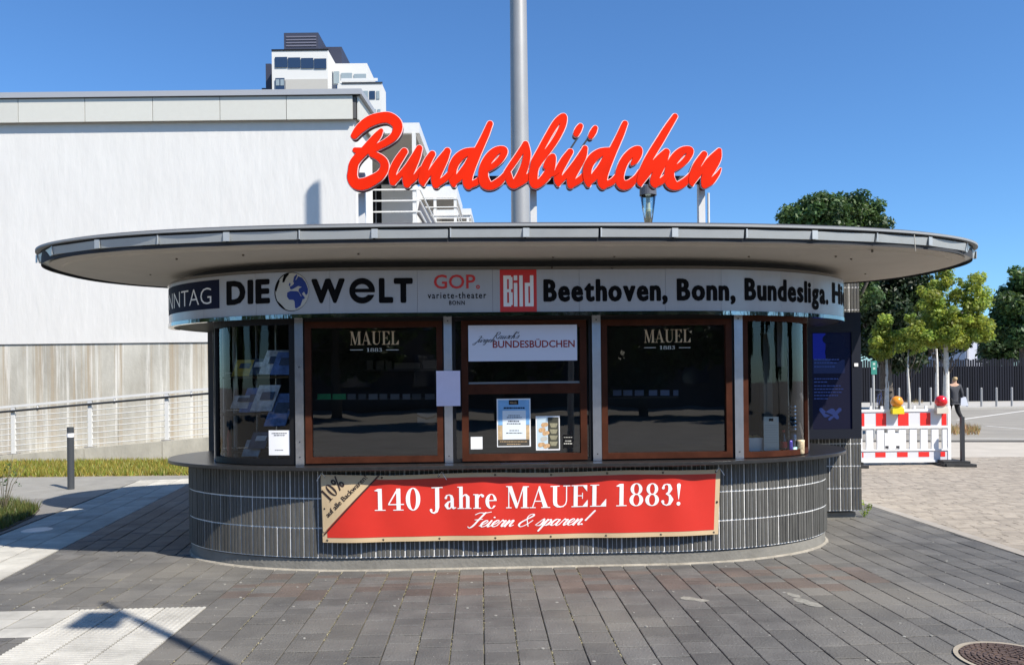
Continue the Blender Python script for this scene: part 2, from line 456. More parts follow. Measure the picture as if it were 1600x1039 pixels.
SERIF = {
 'M': (1.02, [('p', [(.06,1),(.26,1),(.54,.14),(.47,0),(.43,0)]), ('p', [(.45,0),(.5,0),(.81,1),(.76,1)]), ('b',.76,0,.94,1), ('b',0,.96,.2,1), ('b',.0,0,.25,.04), ('b',.1,0,.145,1), ('b',.66,0,1.02,.04), ('b',.8,.96,1.02,1)]),
 'A': (.9, [('p', [(.1,0),(.145,0),(.44,.93),(.42,1)]), ('p', [(.41,1),(.47,1),(.83,0),(.62,0),(.38,.85)]), ('b',.22,.29,.62,.335), ('b',0,0,.27,.04), ('b',.52,0,.93,.04)]),
 'U': (.92, [('b',.12,.28,.3,1), ('b',.71,.28,.755,1), ('s', [(.21,.3,.09),(.225,.17,.085),(.31,.07,.055),(.44,.03,.03),(.58,.05,.025),(.69,.14,.023),(.732,.3,.022)]), ('b',0,.96,.42,1), ('b',.58,.96,.9,1)]),
 'E': (.8, [('b',.1,0,.28,1), ('b',0,.96,.7,1), ('b',0,0,.73,.04), ('b',.27,.49,.5,.53), ('p', [(.5,.96),(.7,.96),(.7,.7)]), ('p', [(.5,.04),(.73,.04),(.73,.33)]), ('b',.475,.37,.51,.65)]),
 'L': (.78, [('b',.1,0,.28,1), ('b',0,.96,.4,1), ('b',0,0,.72,.04), ('p', [(.46,.04),(.72,.04),(.72,.36)])]),
 '1': (.58, [('b',.17,0,.35,1), ('b',.02,0,.5,.04), ('p', [(0,.9),(.17,1),(.25,1),(.17,.87)])]),
 '4': (.74, [('b',.37,0,.55,1), ('b',.22,0,.68,.04), ('b',0,.25,.7,.3), ('p', [(0,.3),(.06,.3),(.42,.9),(.42,1),(.4,1)])]),
 '0': (.7, [('r', (.33,.5,.32,.52), (.33,.5,.135,.475))]),
 '8': (.68, [('r', (.32,.755,.265,.265), (.32,.755,.115,.225)), ('r', (.32,.26,.31,.28), (.32,.26,.14,.24))]),
 '3': (.64, [('s', [(.1,.8,.065),(.13,.93,.03),(.27,.98,.022),(.38,.92,.06),(.42,.76,.09),(.36,.6,.05),(.24,.53,.022)]), ('s', [(.24,.53,.02),(.4,.46,.05),(.47,.27,.1),(.4,.08,.06),(.26,.01,.022),(.12,.07,.03),(.09,.18,.07)])]),
 'J': (.6, [('b',.24,.08,.42,1), ('s', [(.33,.1,.09),(.3,-.08,.06),(.18,-.17,.03),(.07,-.12,.03),(.05,-.03,.06)]), ('b',.08,.96,.58,1)]),
 'a': (.56, [('s', [(.08,.5,.055),(.12,.61,.03),(.24,.64,.022),(.33,.57,.06),(.36,.45,.075),(.36,.12,.075),(.42,.03,.04),(.52,.06,.02)]), ('s', [(.34,.37,.02),(.18,.3,.045),(.1,.17,.08),(.15,.04,.05),(.25,.02,.025),(.34,.12,.03)])]),
 'h': (.67, [('b',.08,0,.24,1), ('b',0,.96,.24,1), ('b',0,0,.31,.04), ('s', [(.2,.5,.02),(.3,.62,.028),(.39,.62,.045),(.46,.52,.078)]), ('b',.385,0,.54,.53), ('b',.33,0,.62,.04)]),
 'r': (.5, [('b',.08,0,.24,.64), ('b',0,.61,.24,.65), ('b',0,0,.34,.04), ('s', [(.22,.45,.02),(.29,.6,.03),(.37,.63,.03),(.42,.57,.065)])]),
 'e': (.56, [('r', (.26,.32,.25,.335), (.28,.32,.11,.3)), ('-', ('b',.36,.13,.6,.335)), ('b',.12,.335,.49,.375)]),
 '!': (.32, [('s', [(.14,.92,.09),(.14,.55,.045),(.14,.28,.012)]), ('s', [(.14,.08,.09)])]),
 ' ': (.3, []),
}
def serif_text(txt, x0, x1, zb, zc):
    V, Fc = [], []; adv = 0; hmin = 1e9
    for ch in txt:
        w, ops = SERIF[ch]
        if ops:
            v, f = outline_mesh(ops, (-.06, -.26, w + .08, 1.08), .012, .0025)
            n = len(V); V += [(p[0] + adv, p[1]) for p in v]; Fc += [tuple(i + n for i in q) for q in f]
        adv += w + .035
    a, b = min(p[0] for p in V), max(p[0] for p in V)
    return [(x0 + (p[0] - a) / (b - a) * (x1 - x0), zb + p[1] * (zc - zb)) for p in V], Fc
SCRIPT = {
 'F': (1.25, [[(.0,1.9),(.35,2.2),(.9,2.15),(1.5,2.3)], [(.95,2.2),(.75,1.2),(.6,.2),(.35,-.15),(.1,.05)], [(.35,1.1),(1.1,1.2)]]),
 'e': (.7, [[(0,.15),(.45,.5),(.6,.85),(.4,1.0),(.15,.7),(.15,.25),(.4,0),(.75,.2)]]),
 'i': (.5, [[(0,.15),(.25,1.0),(.2,.3),(.32,0),(.55,.2)], [(.32,1.45)]]),
 'r': (.75, [[(0,.15),(.2,1.0),(.35,.85),(.6,.9),(.5,.3),(.6,0),(.8,.2)]]),
 'n': (.95, [[(0,.15),(.2,.95),(.17,0)], [(.17,.1),(.5,.9),(.7,.85),(.62,.25),(.75,0),(1,.2)]]),
 '&': (1.35, [[(1.2,-.05),(.5,1.2),(.55,1.8),(.9,1.85),(.9,1.5),(.2,.7),(.1,.2),(.45,-.1),(.95,.3),(1.25,.9)]]),
 's': (.65, [[(0,.15),(.45,1.1),(.6,.6),(.5,.1),(.15,.05)]]),
 'p': (.9, [[(0,.15),(.3,1.0),(.12,-.8)], [(.25,.6),(.55,1.0),(.75,.7),(.55,.1),(.25,.1)], [(.55,.1),(.95,.2)]]),
 'a': (1.0, [[(.7,.9),(.35,1.0),(.1,.55),(.2,.05),(.5,.2),(.72,.95),(.65,.3),(.8,0),(1.05,.2)]]),
 '!': (.6, [[(.45,2.2),(.2,.7)], [(.1,.1)]]),
 'J': (.9, [[(.2,1.9),(.9,2.1),(.7,.6),(.3,-.9),(-.2,-.6),(.6,.1)]]),
 'ü': (.9, [[(0,.15),(.15,.95),(.1,.2),(.35,.0),(.65,.95),(.6,.2),(.75,0),(.95,.2)], [(.3,1.5)], [(.6,1.5)]]),
 'u': (.9, [[(0,.15),(.15,.95),(.1,.2),(.35,.0),(.65,.95),(.6,.2),(.75,0),(.95,.2)]]),
 'g': (.9, [[(.7,.9),(.35,1),(.1,.55),(.25,.05),(.65,.9),(.5,-.8),(.15,-.9),(.1,-.5),(.9,.2)]]),
 'R': (1.3, [[(.4,2.0),(.2,0)], [(.1,1.8),(.7,2.2),(1.1,1.8),(.8,1.2),(.4,1.1),(.8,.5),(1.2,0),(1.4,.2)]]),
 'c': (.65, [[(.6,.85),(.35,1),(.1,.5),(.25,0),(.7,.2)]]),
 'h': (.85, [[(0,.15),(.6,1.8),(.5,2.3),(.3,1.9),(.15,0)], [(.15,.2),(.5,.95),(.65,.7),(.6,.1),(.9,.2)]]),
 "'": (.25, [[(.2,2.1),(.12,1.75)]]), ' ': (.55, []),
}
def smooth_line(P, n=5):
    if len(P) < 3: return P
    Q = [P[0]] + list(P) + [P[-1]]; out = []
    for i in range(1, len(Q) - 2):
        for k in range(n):
            t = k / n
            out.append(tuple(0.5 * ((2 * Q[i][d]) + (-Q[i-1][d] + Q[i+1][d]) * t + (2*Q[i-1][d] - 5*Q[i][d] + 4*Q[i+1][d] - Q[i+2][d]) * t*t + (-Q[i-1][d] + 3*Q[i][d] - 3*Q[i+1][d] + Q[i+2][d]) * t**3) for d in range(len(P[0]))))
    out.append(tuple(P[-1])); return out
def script_text(txt, x0, x1, zb, xh, r=.1, slant=.35):
    ops = []; adv = 0
    for ch in txt:
        w, strokes = SCRIPT[ch]
        for s in strokes:
            P = smooth_line(s); C = []
            for i, p in enumerate(P):
                q = P[min(i + 1, len(P) - 1)]; o = P[max(i - 1, 0)]
                dn = max(0, (o[1] - q[1])) / (math.hypot(q[0] - o[0], q[1] - o[1]) + 1e-6)
                C.append((p[0] + adv + slant * p[1], p[1], r * (.62 + .6 * dn) if len(P) > 1 else r * 1.3))
            ops.append(('s', C))
        adv += w
    v, f = outline_mesh(ops, (-1.5, -1.4, adv + 1.6, 2.8), .045, .008)
    a, b = min(p[0] for p in v), max(p[0] for p in v)
    return [(x0 + (p[0] - a) / (b - a) * (x1 - x0), zb + p[1] * xh) for p in v], f
# ------------------------------------------------------------------ ground, paths, paving
rnd = random.Random(7)
GROUND = mat('worn_asphalt', (0.2, 0.187, 0.165), 0.95, var=0.18, vscale=1.2, bump=0.5, bscale=60)
SLAB = mat('dark_concrete_slab', (0.088, 0.084, 0.079), 0.8, var=0.2, col2=(0.122, 0.117, 0.108), dust=(.55, (.165, .152, .128)), vscale=3.2, rand=0.17, bump=0.8, bscale=70, specks=[(26, .09, (.3, .29, .26)), (60, .16, (.06, .055, .05))])
SLABB = mat('brownish_concrete_slab', (0.088, 0.068, 0.058), 0.8, var=0.2, vscale=5, rand=0.15, bump=0.8, bscale=70, specks=[(26, .09, (.3, .29, .26)), (60, .16, (.06, .055, .05))])
SLABV = mat('slab_mass', (0.088, 0.084, 0.079), 0.8, var=0.2, col2=(0.122, 0.117, 0.108), dust=(.55, (.165, .152, .128)), vscale=3.2, attr='tone', bump=0.8, bscale=70, specks=[(26, .09, (.3, .29, .26)), (60, .16, (.06, .055, .05))])
TACT = mat('white_tactile_concrete', (0.37, 0.355, 0.315), 0.8, var=0.2, vscale=4, rand=0.14, bump=0.3, bscale=80)
BEIGE = mat('beige_brick_paver', (0.29, 0.25, 0.2), 0.9, var=0.17, vscale=9, rand=0.16, bump=0.5, bscale=70)
BEIGEV = mat('beige_brick_mass', (0.29, 0.25, 0.2), 0.9, var=0.17, vscale=7, attr='tone', bump=0.5, bscale=70)
BED = mat('mossy_joint_sand', (0.05, 0.045, 0.035), 0.95, var=0.25, vscale=1.6, col2=(0.26, 0.22, 0.11))
DBED = mat('dark_joint_dirt', (.03, .028, .024), .95, var=.3)
BEDR = mat('pale_joint_sand', (0.2, 0.17, 0.13), 0.95, var=0.3, vscale=4)

def sheet(name, pts, z, m, frame='W', thick=0.02):
    b = MB(); b.prism(pts, z - thick, z)
    o = b.put(name, m, None, frame=frame, base=(pts[0][0], pts[0][1], 0)); o['kind'] = 'structure'; return o
bm_ = MB(); bm_.add([(-700, -300, -.05), (700, -300, -.05), (700, 1200, -.05), (-700, 1200, -.05)], [(0, 1, 2, 3)])
g = bm_.put('ground', GROUND, None, frame='W'); g['kind'] = 'structure'

def clip(poly, a, b):
    """keep the part of poly to the left of the line a->b"""
    out = []
    def s(p): return (b[0]-a[0])*(p[1]-a[1]) - (b[1]-a[1])*(p[0]-a[0])
    for i in range(len(poly)):
        p, q = poly[i], poly[(i+1) % len(poly)]; sp, sq = s(p), s(q)
        if sp >= 0: out.append(p)
        if (sp >= 0) != (sq >= 0):
            t = sp / (sp - sq); out.append((p[0]+t*(q[0]-p[0]), p[1]+t*(q[1]-p[1])))
    return out
def slab_solid(poly, z0, z1, ch=0.004):
    cx = sum(p[0] for p in poly)/len(poly); cy = sum(p[1] for p in poly)/len(poly); n = len(poly)
    def inset(p):
        d = math.hypot(p[0]-cx, p[1]-cy); k = max(0, 1-1.6*ch/d); return (cx+(p[0]-cx)*k, cy+(p[1]-cy)*k)
    v = [(p[0], p[1], z0) for p in poly] + [(p[0], p[1], z1-ch*.7) for p in poly] + [(*inset(p), z1) for p in poly]
    f = [(i, (i+1) % n, n+(i+1) % n, n+i) for i in range(n)] + [(n+i, n+(i+1) % n, 2*n+(i+1) % n, 2*n+i) for i in range(n)] + [tuple(range(2*n, 3*n))]
    return v, f
def area(P): return abs(sum(P[i][0]*P[(i+1) % len(P)][1]-P[(i+1) % len(P)][0]*P[i][1] for i in range(len(P))))/2
def pave(pname, bed_name, org, ang, u0, u1, v0, v1, row, lens, region, jr, jc, zt, m, mm, bedm, limit, brown=None, keepout=None, seed=1, across=False, hook=None):
    """rows of pieces running along v (or along u if across); nearest ones are parts, the rest one mass"""
    r = random.Random(seed); ca, sa = math.cos(ang), math.sin(ang)
    def T(u, v): return (org[0]+u*ca-v*sa, org[1]+u*sa+v*ca)
    pieces = []
    a0, a1, b0, b1 = (v0, v1, u0, u1) if across else (u0, u1, v0, v1)
    i = 0; a = a0
    while a < a1 - 1e-6:
        b = b0 - r.random()*lens[0]
        while b < b1:
            ln = r.choice(lens)
            if brown and 5.85 < b < 6.5 and r.random() < .75: ln = .1
            A0, A1, B0, B1 = a+jr/2, a+row-jr/2, b+jc/2, b+ln-jc/2
            q = [(A0, B0), (A1, B0), (A1, B1), (A0, B1)]
            P = [T(y, x) for x, y in q][::-1] if across else [T(x, y) for x, y in q]
            full = area(P); C = P
            for k in range(len(region)): 
                if not C: break
                C = clip(C, region[k], region[(k+1) % len(region)])
            b += ln
            if hook and len(C) > 2: C = hook(C, sum(p[0] for p in C)/len(C), sum(p[1] for p in C)/len(C))
            if len(C) < 3 or area(C) < 0.0012: continue
            cx = sum(p[0] for p in C)/len(C); cy = sum(p[1] for p in C)/len(C)
            if keepout and keepout(cx, cy): continue
            pieces.append((math.hypot(cx, cy), C, abs(area(C)-full) < 1e-5, P, ln, cx, cy))
        a += row; i += 1
    pieces.sort(key=lambda p: p[0])
    b = MB(); b.prism(region, zt-.06, zt-.012)
    bed = b.put(bed_name, bedm, None, frame='W', base=(org[0], org[1], 0)); bed['kind'] = 'structure'
    shared = {}
    rest_v, rest_f, tone = [], [], []
    for k, (d, C, full, P, ln, cx, cy) in enumerate(pieces):
        dz = r.uniform(-.0018, .0018)
        if k < limit:
            isb = brown and brown(cx, cy, r)
            M = SLABB if isb else m
            if full:
                key = (ln, isb, r.randrange(3))
                if key not in shared:
                    w, h = (row-jr)/2, (ln-jc)/2
                    if across: w, h = h, w
                    e = [r.uniform(-.0012, .0012) for _ in range(8)]
                    v, f = slab_solid([(-w+e[0], -h+e[1]), (w+e[2], -h+e[3]), (w+e[4], h+e[5]), (-w+e[6], h+e[7])], -.05, 0)
                    shared[key] = mesh(pname, v, f, M)
                put(pname, shared[key], bed, loc=(cx, cy, zt+dz), rot=(r.uniform(-.003, .003), r.uniform(-.003, .003), ang))
            else:
                v, f = slab_solid([(p[0]-cx, p[1]-cy) for p in C], -.05, 0)
                put(pname, mesh(pname, v, f, M), bed, loc=(cx, cy, zt+dz))
        else:
            v, f = slab_solid(C, zt-.05, zt+dz)
            n = len(rest_v); rest_v += v; rest_f += [tuple(i+n for i in q) for q in f]
            t = r.uniform(.84, 1.16)
            if brown and brown(cx, cy, r): c = (t, t*.84, t*.78, 1)
            else: c = (t, t, t, 1)
            tone += [c]*len(v)
    if rest_v:
        me = mesh(pname+'_mass', rest_v, rest_f, mm)
        ca_ = me.color_attributes.new('tone', 'FLOAT_COLOR', 'POINT')
        ca_.data.foreach_set('color', np.array(tone, 'f').ravel())
        o = put(pname+'_mass', me, bed); o['kind'] = 'stuff'
    return bed

# kiosk footprint (kiosk frame): straight front with elliptical ends
def stad_pts(L, rx, ry, cx, yf, n=24, back=True, yb=None):
    P = []
    for k in range(n+1):
        t = math.pi/2*k/n; P.append((cx-L-rx*math.cos(t), yf+ry-ry*math.sin(t)))
    for k in range(n+1):
        t = math.pi/2*(1-k/n); P.append((cx+L+rx*math.cos(t), yf+ry-ry*math.sin(t)))
    if back:
        yc = yf+ry
        P += [(x, 2*yc-y) for x, y in P[::-1][1:-1]]
    return P
CX = 0.30
BASE_P = dict(L=1.235, rx=1.94, ry=1.18, cx=CX, yf=6.61)
def base_y(x, off=0.0):
    d = abs(x-CX)-BASE_P['L']
    if d <= 0: return BASE_P['yf']-off
    rx, ry = BASE_P['rx']+off, BASE_P['ry']+off
    return BASE_P['yf']+BASE_P['ry']-ry*math.sqrt(max(0, 1-(d/rx)**2))
def in_kiosk(x, y):
    kx, ky = w2k(x, y)
    if -2.9 < kx < 4.2 and 8.65 < ky < 10.5: return True
    d = max(0, abs(kx-CX)-BASE_P['L'])/1.75
    return (d*d+((ky-7.79)/1.0)**2) < 1

def kw(x, y): p = k2w(x, y); return (p[0], p[1])
org = kw(0, 0)
def brown(cx, cy, r):
    kx, ky = w2k(cx, cy)
    return 5.8 < ky < 6.5 and -1.9 < kx < 3.2 and r.random() < .42
# front field of long rows of dark slabs
angL = math.atan(.165)
o0 = gnd(88, 862)                     # right edge of the strip
def Lw(u, v): return (o0[0]+u*math.cos(angL)-v*math.sin(angL), o0[1]+u*math.sin(angL)+v*math.cos(angL))
front = [Lw(0, -4.6), kw(4.7, 3.2), kw(4.96, 11.6), kw(2.2, 11.6), Lw(0, .02)]
# tactile areas (world)
Lc = gnd(58, 996)[0]; 
tX1 = round((w2k(*gnd(331, 947))[0]+5.2)/.2)*.2-5.2; tX0 = tX1-.9
tY1 = w2k(*gnd(331, 947))[1]; tY0 = tY1-0.6
def tact_out(x, y):
    kx, ky = w2k(x, y)
    if in_kiosk(x, y): return True
    return kx < -1.9 and ky > 7.5
def tclip(C, cx, cy):
    kx, ky = w2k(cx, cy)
    if kx > tX1: return C
    if ky > (tY0+tY1)/2: return clip(C, kw(-9, tY1), kw(9, tY1))
    C = clip(C, kw(9, tY0), kw(-9, tY0))
    return clip(C, kw(tX0, -9), kw(tX0, 9)) if C else C
sX1, sY0 = w2k(*gnd(0, 896))[0]+.02, 6.55
pave('paving_slab', 'front_paving', org, PSI, -5.2, 5.0, 3.2, 11.6, 0.2, [.3, .2, .2, .15], front, .0075, .0075, 0.0, SLAB, SLABV, BED, 300, brown, tact_out, 3, hook=tclip)

# tactile tiles
tact = MB(); tact.prism([kw(tX0-3, tY0), kw(tX0, tY0), kw(tX0, 3.1), kw(tX1, 3.1), kw(tX1, tY1), kw(tX0-3, tY1)], -.05, -.009)
tbed = tact.put('tactile_strip', DBED, None, frame='W', base=(*kw(tX0, tY0), 0)); tbed['kind'] = 'structure'
def tile_me(kind, w=.3, h=.3):
    b = MB(); v, f = slab_solid([(-w/2+.007, -h/2+.005), (w/2-.007, -h/2+.005), (w/2-.007, h/2-.005), (-w/2+.007, h/2-.005)], -.05, 0, .002); b.add(v, f)
    if kind == 'nub':
        n = 8
        for i in range(n):
            for j in range(n):
                x, y = (i+.5)/n*w-w/2, (j+.5)/n*h-h/2
                b.add([(x-.011, y-.011, 0), (x+.011, y-.011, 0), (x+.011, y+.011, 0), (x-.011, y+.011, 0), (x-.006, y-.006, .005), (x+.006, y-.006, .005), (x+.006, y+.006, .005), (x-.006, y+.006, .005)],
                      [(4, 5, 6, 7), (0, 1, 5, 4), (1, 2, 6, 5), (2, 3, 7, 6), (3, 0, 4, 7)])
    if kind == 'rib':
        n = 9
        for i in range(n):
            y = (i+.5)/n*h-h/2
            b.add([(-w/2+.008, y-.009, 0), (w/2-.008, y-.009, 0), (w/2-.008, y+.009, 0), (-w/2+.008, y+.009, 0), (-w/2+.01, y-.005, .005), (w/2-.008, y-.005, .005), (w/2-.008, y+.005, .005), (-w/2+.008, y+.005, .005)],
                  [(4, 5, 6, 7), (0, 1, 5, 4), (1, 2, 6, 5), (2, 3, 7, 6), (3, 0, 4, 7)])
    return b.me('tactile_tile', TACT)
NUB, RIB, PLAIN, PLAIN2 = tile_me('nub'), tile_me('rib'), tile_me('plain'), tile_me('plain', .3, .2)
def tput(me, kx, ky, parent): put('tactile_tile', me, parent, loc=(*kw(kx, ky), rnd.uniform(-.001, .001)), rot=(0, 0, PSI))
for i in range(3):
    for j in range(2): tput(NUB, tX0+.15+.3*i, tY0+.15+.3*j, tbed)
    for j in range(5): tput(RIB, tX0+.15+.3*i, tY0-.15-.3*j, tbed)
for i in range(7):
    for j in range(3): tput(PLAIN2, tX0-.15-.3*i, tY0+.1+.2*j, tbed)

# marks and growth on the front paving
r = random.Random(17); b = MB()
for k in range(150):
    kx, ky = r.uniform(-4.5, 4.4), r.uniform(4.0, 7.4); x, y, _ = k2w(kx, ky)
    if in_kiosk(x, y) or kx < tX1 and ky < tY1: continue
    q = r.uniform(.004, .013); n = 7; a0 = r.random(); b.prism([(x+q*r.uniform(.7, 1.2)*math.cos(a0+6.283*i/n), y+q*r.uniform(.7, 1.2)*math.sin(a0+6.283*i/n)) for i in range(n)], -.002, .0035)
o = b.put('gum_spots', mat('old_gum', (.27, .26, .23), .8, var=.3, vscale=4), None, frame='W', base=(0, 5.5, 0)); o['kind'] = 'stuff'; o['label'] = 'pale trodden gum spots scattered over the dark paving'; o['category'] = 'gum spots'
for px, py, w, h in ((1262, 941, 46, 12), (1085, 936, 46, 7), (1240, 930, 26, 7)):
    x, y = gnd(px, py); b = MB(); P = []
    for i in range(14):
        t = 6.283*i/14; q = r.uniform(.7, 1.15); X_, Y_ = gnd(px+w/2*q*math.cos(t)+h*.5*math.sin(t), py+h/2*q*math.sin(t)+h*.3*math.cos(t)); P.append((X_, Y_))
    b.prism(P[::-1], .0, .003); o = b.put('paint_stain', mat('pale_stain', (.22, .21, .18), .85, var=.35, vscale=25), None, frame='W', base=(x, y, 0)); o['kind'] = 'structure'
n = 15000; rr = np.random.default_rng(3)
kk = rr.integers(0, 31, n); kx = -5.2+.2*kk+rr.normal(0, .004, n); ky = rr.uniform(3.9, 6.6, n)
dens = np.sin(ky*3.1+kk*2.3)+np.sin(ky*7.7+kk*5.1)*.7 > .1
kx, ky = kx[dens], ky[dens]; ok = ~((kx < tX1+.02) & (ky < tY1)); kx, ky = kx[ok], ky[ok]; n = len(kx)
wx_ = kx*CP-ky*SP; wy_ = kx*SP+ky*CP; cl = None
P0 = np.stack([wx_, wy_, rr.uniform(-.006, .0, n)], 1); sz = rr.uniform(.002, .0055, n)[:, None]; a = rr.uniform(0, 6.28, n)
d1 = np.stack([np.cos(a), np.sin(a), rr.uniform(-.2, .2, n)], 1)*sz; d2 = np.stack([-np.sin(a), np.cos(a), rr.uniform(.2, 1.2, n)], 1)*sz
V = np.stack([P0-d1, P0+d1, P0+d2], 1).reshape(-1, 3)
o = put('joint_moss', mesh('joint_moss', V.tolist(), [(3*i, 3*i+1, 3*i+2) for i in range(n)], mat('yellow_moss', (.26, .23, .13), .95, var=.4, vscale=9)), None, frame='W', base=(0, 5, 0)); o['kind'] = 'stuff'; o['label'] = 'yellowish moss growing in the long joints of the front paving'; o['category'] = 'moss'

# left field: strip of white ribbed tiles with dark slabs beside it, running away to the grass
v_end = 5.7
leftR = [Lw(0, -.12), kw(-2.6, 7.36), kw(-1.6, 12.9), Lw(0, v_end)]
pave('dark_slab', 'left_paving', o0, angL, 0, 3.6, -1.2, v_end, .2, [.3, .2, .2, .15], leftR, .009, .009, 0.004, SLAB, SLABV, BED, 150, None, in_kiosk, 5)
strip = [Lw(-.96, -1.1), Lw(0, -1.1), Lw(0, v_end), Lw(-.96, v_end)]
b = MB(); b.prism(strip, -.05, -.008)
sbed = b.put('white_strip_bed', DBED, None, frame='W', base=(*o0, 0)); sbed['kind'] = 'structure'
SR = tile_me('rib', .32, .3)
for i in range(3):
    for j in range(23):
        put('tactile_tile', SR, sbed, loc=(*Lw(-.8+.32*i, -1.1+.15+.3*j), .002+rnd.uniform(-.001, .001)), rot=(0, 0, angL))
outer = [Lw(-4.5, -1.3), Lw(-1.0, -1.3), Lw(-1.0, v_end-1.2), Lw(-4.2, 2.8)]
b = MB(); b.prism([Lw(-1.55, -1.3), Lw(-1.0, -1.3), Lw(-1.0, 3.9), Lw(-4.2, 3.9), Lw(-4.2, 3.3), Lw(-1.55, 3.0)], -.04, .003)
e_ = b.put('path_edge', mat('path_edge_concrete', (0.17, 0.16, 0.145), .9, var=.1, bump=.3), None, frame='W', base=(*Lw(-1, 0), 0)); e_['kind'] = 'structure'
b = MB(); b.prism([Lw(-9.5, 3.3), Lw(-1.02, 3.92), Lw(-1.0, v_end), Lw(1.9, v_end+.02), (-4.6, 13.75), (-16, 13.75)], -.04, -.001)
p_ = b.put('asphalt_path', mat('grey_asphalt_path', (0.235, 0.225, 0.2), .95, var=.15, vscale=2.5, bump=.6, bscale=120), None, frame='W', base=(-8, 12, 0)); p_['kind'] = 'structure'

# right: beige brick field, kerb line, road beyond
xr = 4.86
rightR = [kw(xr+.02, 5.2), kw(9.5, 5.2), kw(12.5, 11.5), (12.5, 15.2), kw(xr+.15, 15.4)]
pave('brick_paver', 'beige_paving', kw(0, 0), PSI, xr, 13, 5.2, 15.5, .1, [.2], rightR, .006, .006, .002, BEIGE, BEIGEV, BEDR, 300, None, in_kiosk, 9, across=True)
b = MB(); b.prism([kw(xr-.1, 3.2), kw(xr+.02, 3.2), kw(xr+.16, 11.6), kw(xr+.04, 11.6)], -.04, .004)
k_ = b.put('edge_strip', mat('pale_edge_strip', (0.3, 0.27, 0.23), .9, var=.1), None, frame='W', base=(*kw(xr, 5), 0)); k_['kind'] = 'structure'
PAVL = mat('pale_footpath', (0.42, 0.38, 0.32), .9, var=.1, vscale=1.5, bump=.3)
o = sheet('footpath', [(5.5, 15.2), (14, 15.2), (24, 14.2), (24, 16.6), (14, 18.6), (9, 19.4), (5.5, 19.6)], -.01, PAVL)
kerb = MB(); kp = [(5.5, 19.7), (9, 19.5), (14, 18.7), (24, 16.7)]
for (x0_, y0_), (x1_, y1_) in zip(kp[:-1], kp[1:]): kerb.bar((x0_, y0_, -.02), (x1_, y1_, -.02), .12, .09)
k2 = kerb.put('kerb', mat('kerb_stone', (.12, .115, .11), .9), None, frame='W', base=(14, 19, 0)); k2['kind'] = 'structure'
sheet('road', [(5.0, 19.8), (9, 19.6), (14, 18.8), (60, 10), (60, 38.6), (5.0, 38.6)], -.03, mat('grey_road', (0.25, 0.232, 0.2), .95, var=.12, vscale=.8, bump=.4, bscale=50))
MARK = mat('road_marking_white', (.6, .58, .54), .8, var=.15, vscale=3)
mk = MB()
for a, c, w in [((1496, 655), (1600, 641), .14), ((1492, 697), (1600, 702), .12), ((1500, 683), (1600, 684), .1), ((1540, 664), (1600, 669), .1)]:
    A = gnd(*a); B = gnd(*c); d = Vector((B[0]-A[0], B[1]-A[1])); d2 = d.normalized()*3; n_ = Vector((-d.y, d.x)).normalized()*w/2
    B = (B[0]+d2.x, B[1]+d2.y)
    mk.prism([(A[0]-n_.x, A[1]-n_.y), (B[0]-n_.x, B[1]-n_.y), (B[0]+n_.x, B[1]+n_.y), (A[0]+n_.x, A[1]+n_.y)], -.028, -.024)
q = mk.put('road_marking', MARK, None, frame='W', base=(20, 25, 0)); q['kind'] = 'structure'
sheet('far_footpath', [(5, 38.7), (80, 38.7), (80, 52), (5, 52)], .08, mat('far_footpath_slabs', (.4, .38, .34), .9, var=.06, vscale=1), thick=.15)

# manhole
mx, my = gnd(1583, 1031)
mh = root('manhole_cover', 'round rusty iron manhole cover with concentric rings in the paving, bottom right', 'manhole cover', (mx, my, 0), 'W')
RUST = mat('rusty_iron', (0.11, 0.075, 0.06), .7, metal=.3, var=.35, vscale=14, bump=.4)
b = MB(); b.lathe([(.275, -.02), (.295, .008), (.27, .008), (.27, -.004)], mx, my, 48); b.put('frame', mat('manhole_concrete_ring', (.3, .26, .2), .9, var=.2), mh)
b = MB(); b.lathe([(.267, -.02), (.267, .004)], mx, my, 48); b.put('cover', RUST, mh)
for r_ in (.045, .075, .105, .135, .165, .195, .225, .252):
    n_ = max(6, int(r_*2*math.pi/.045)); b = MB()
    for k in range(n_):
        a0 = 2*math.pi*k/n_+r_*9; a1 = a0+2*math.pi/n_*.8; P = []
        for t in (0, .5, 1): a = a0+(a1-a0)*t; P.append((mx+(r_+.008)*math.cos(a), my+(r_+.008)*math.sin(a)))
        for t in (1, .5, 0): a = a0+(a1-a0)*t; P.append((mx+(r_-.008)*math.cos(a), my+(r_-.008)*math.sin(a)))
        b.prism(P, .004, .011)
    b.put('raised_ring', RUST, mh)
cx_, cy_ = gnd(58, 829)
b = MB(); b.lathe([(.155, -.01), (.155, .01), (.14, .014)], cx_, cy_, 28)
o = b.put('utility_cap', mat('pale_cap_metal', (.55, .54, .5), .6, var=.15), None, frame='W', base=(cx_, cy_, 0)); tag(o, 'small pale round utility cap set in the shaded tactile strip', 'utility cap')

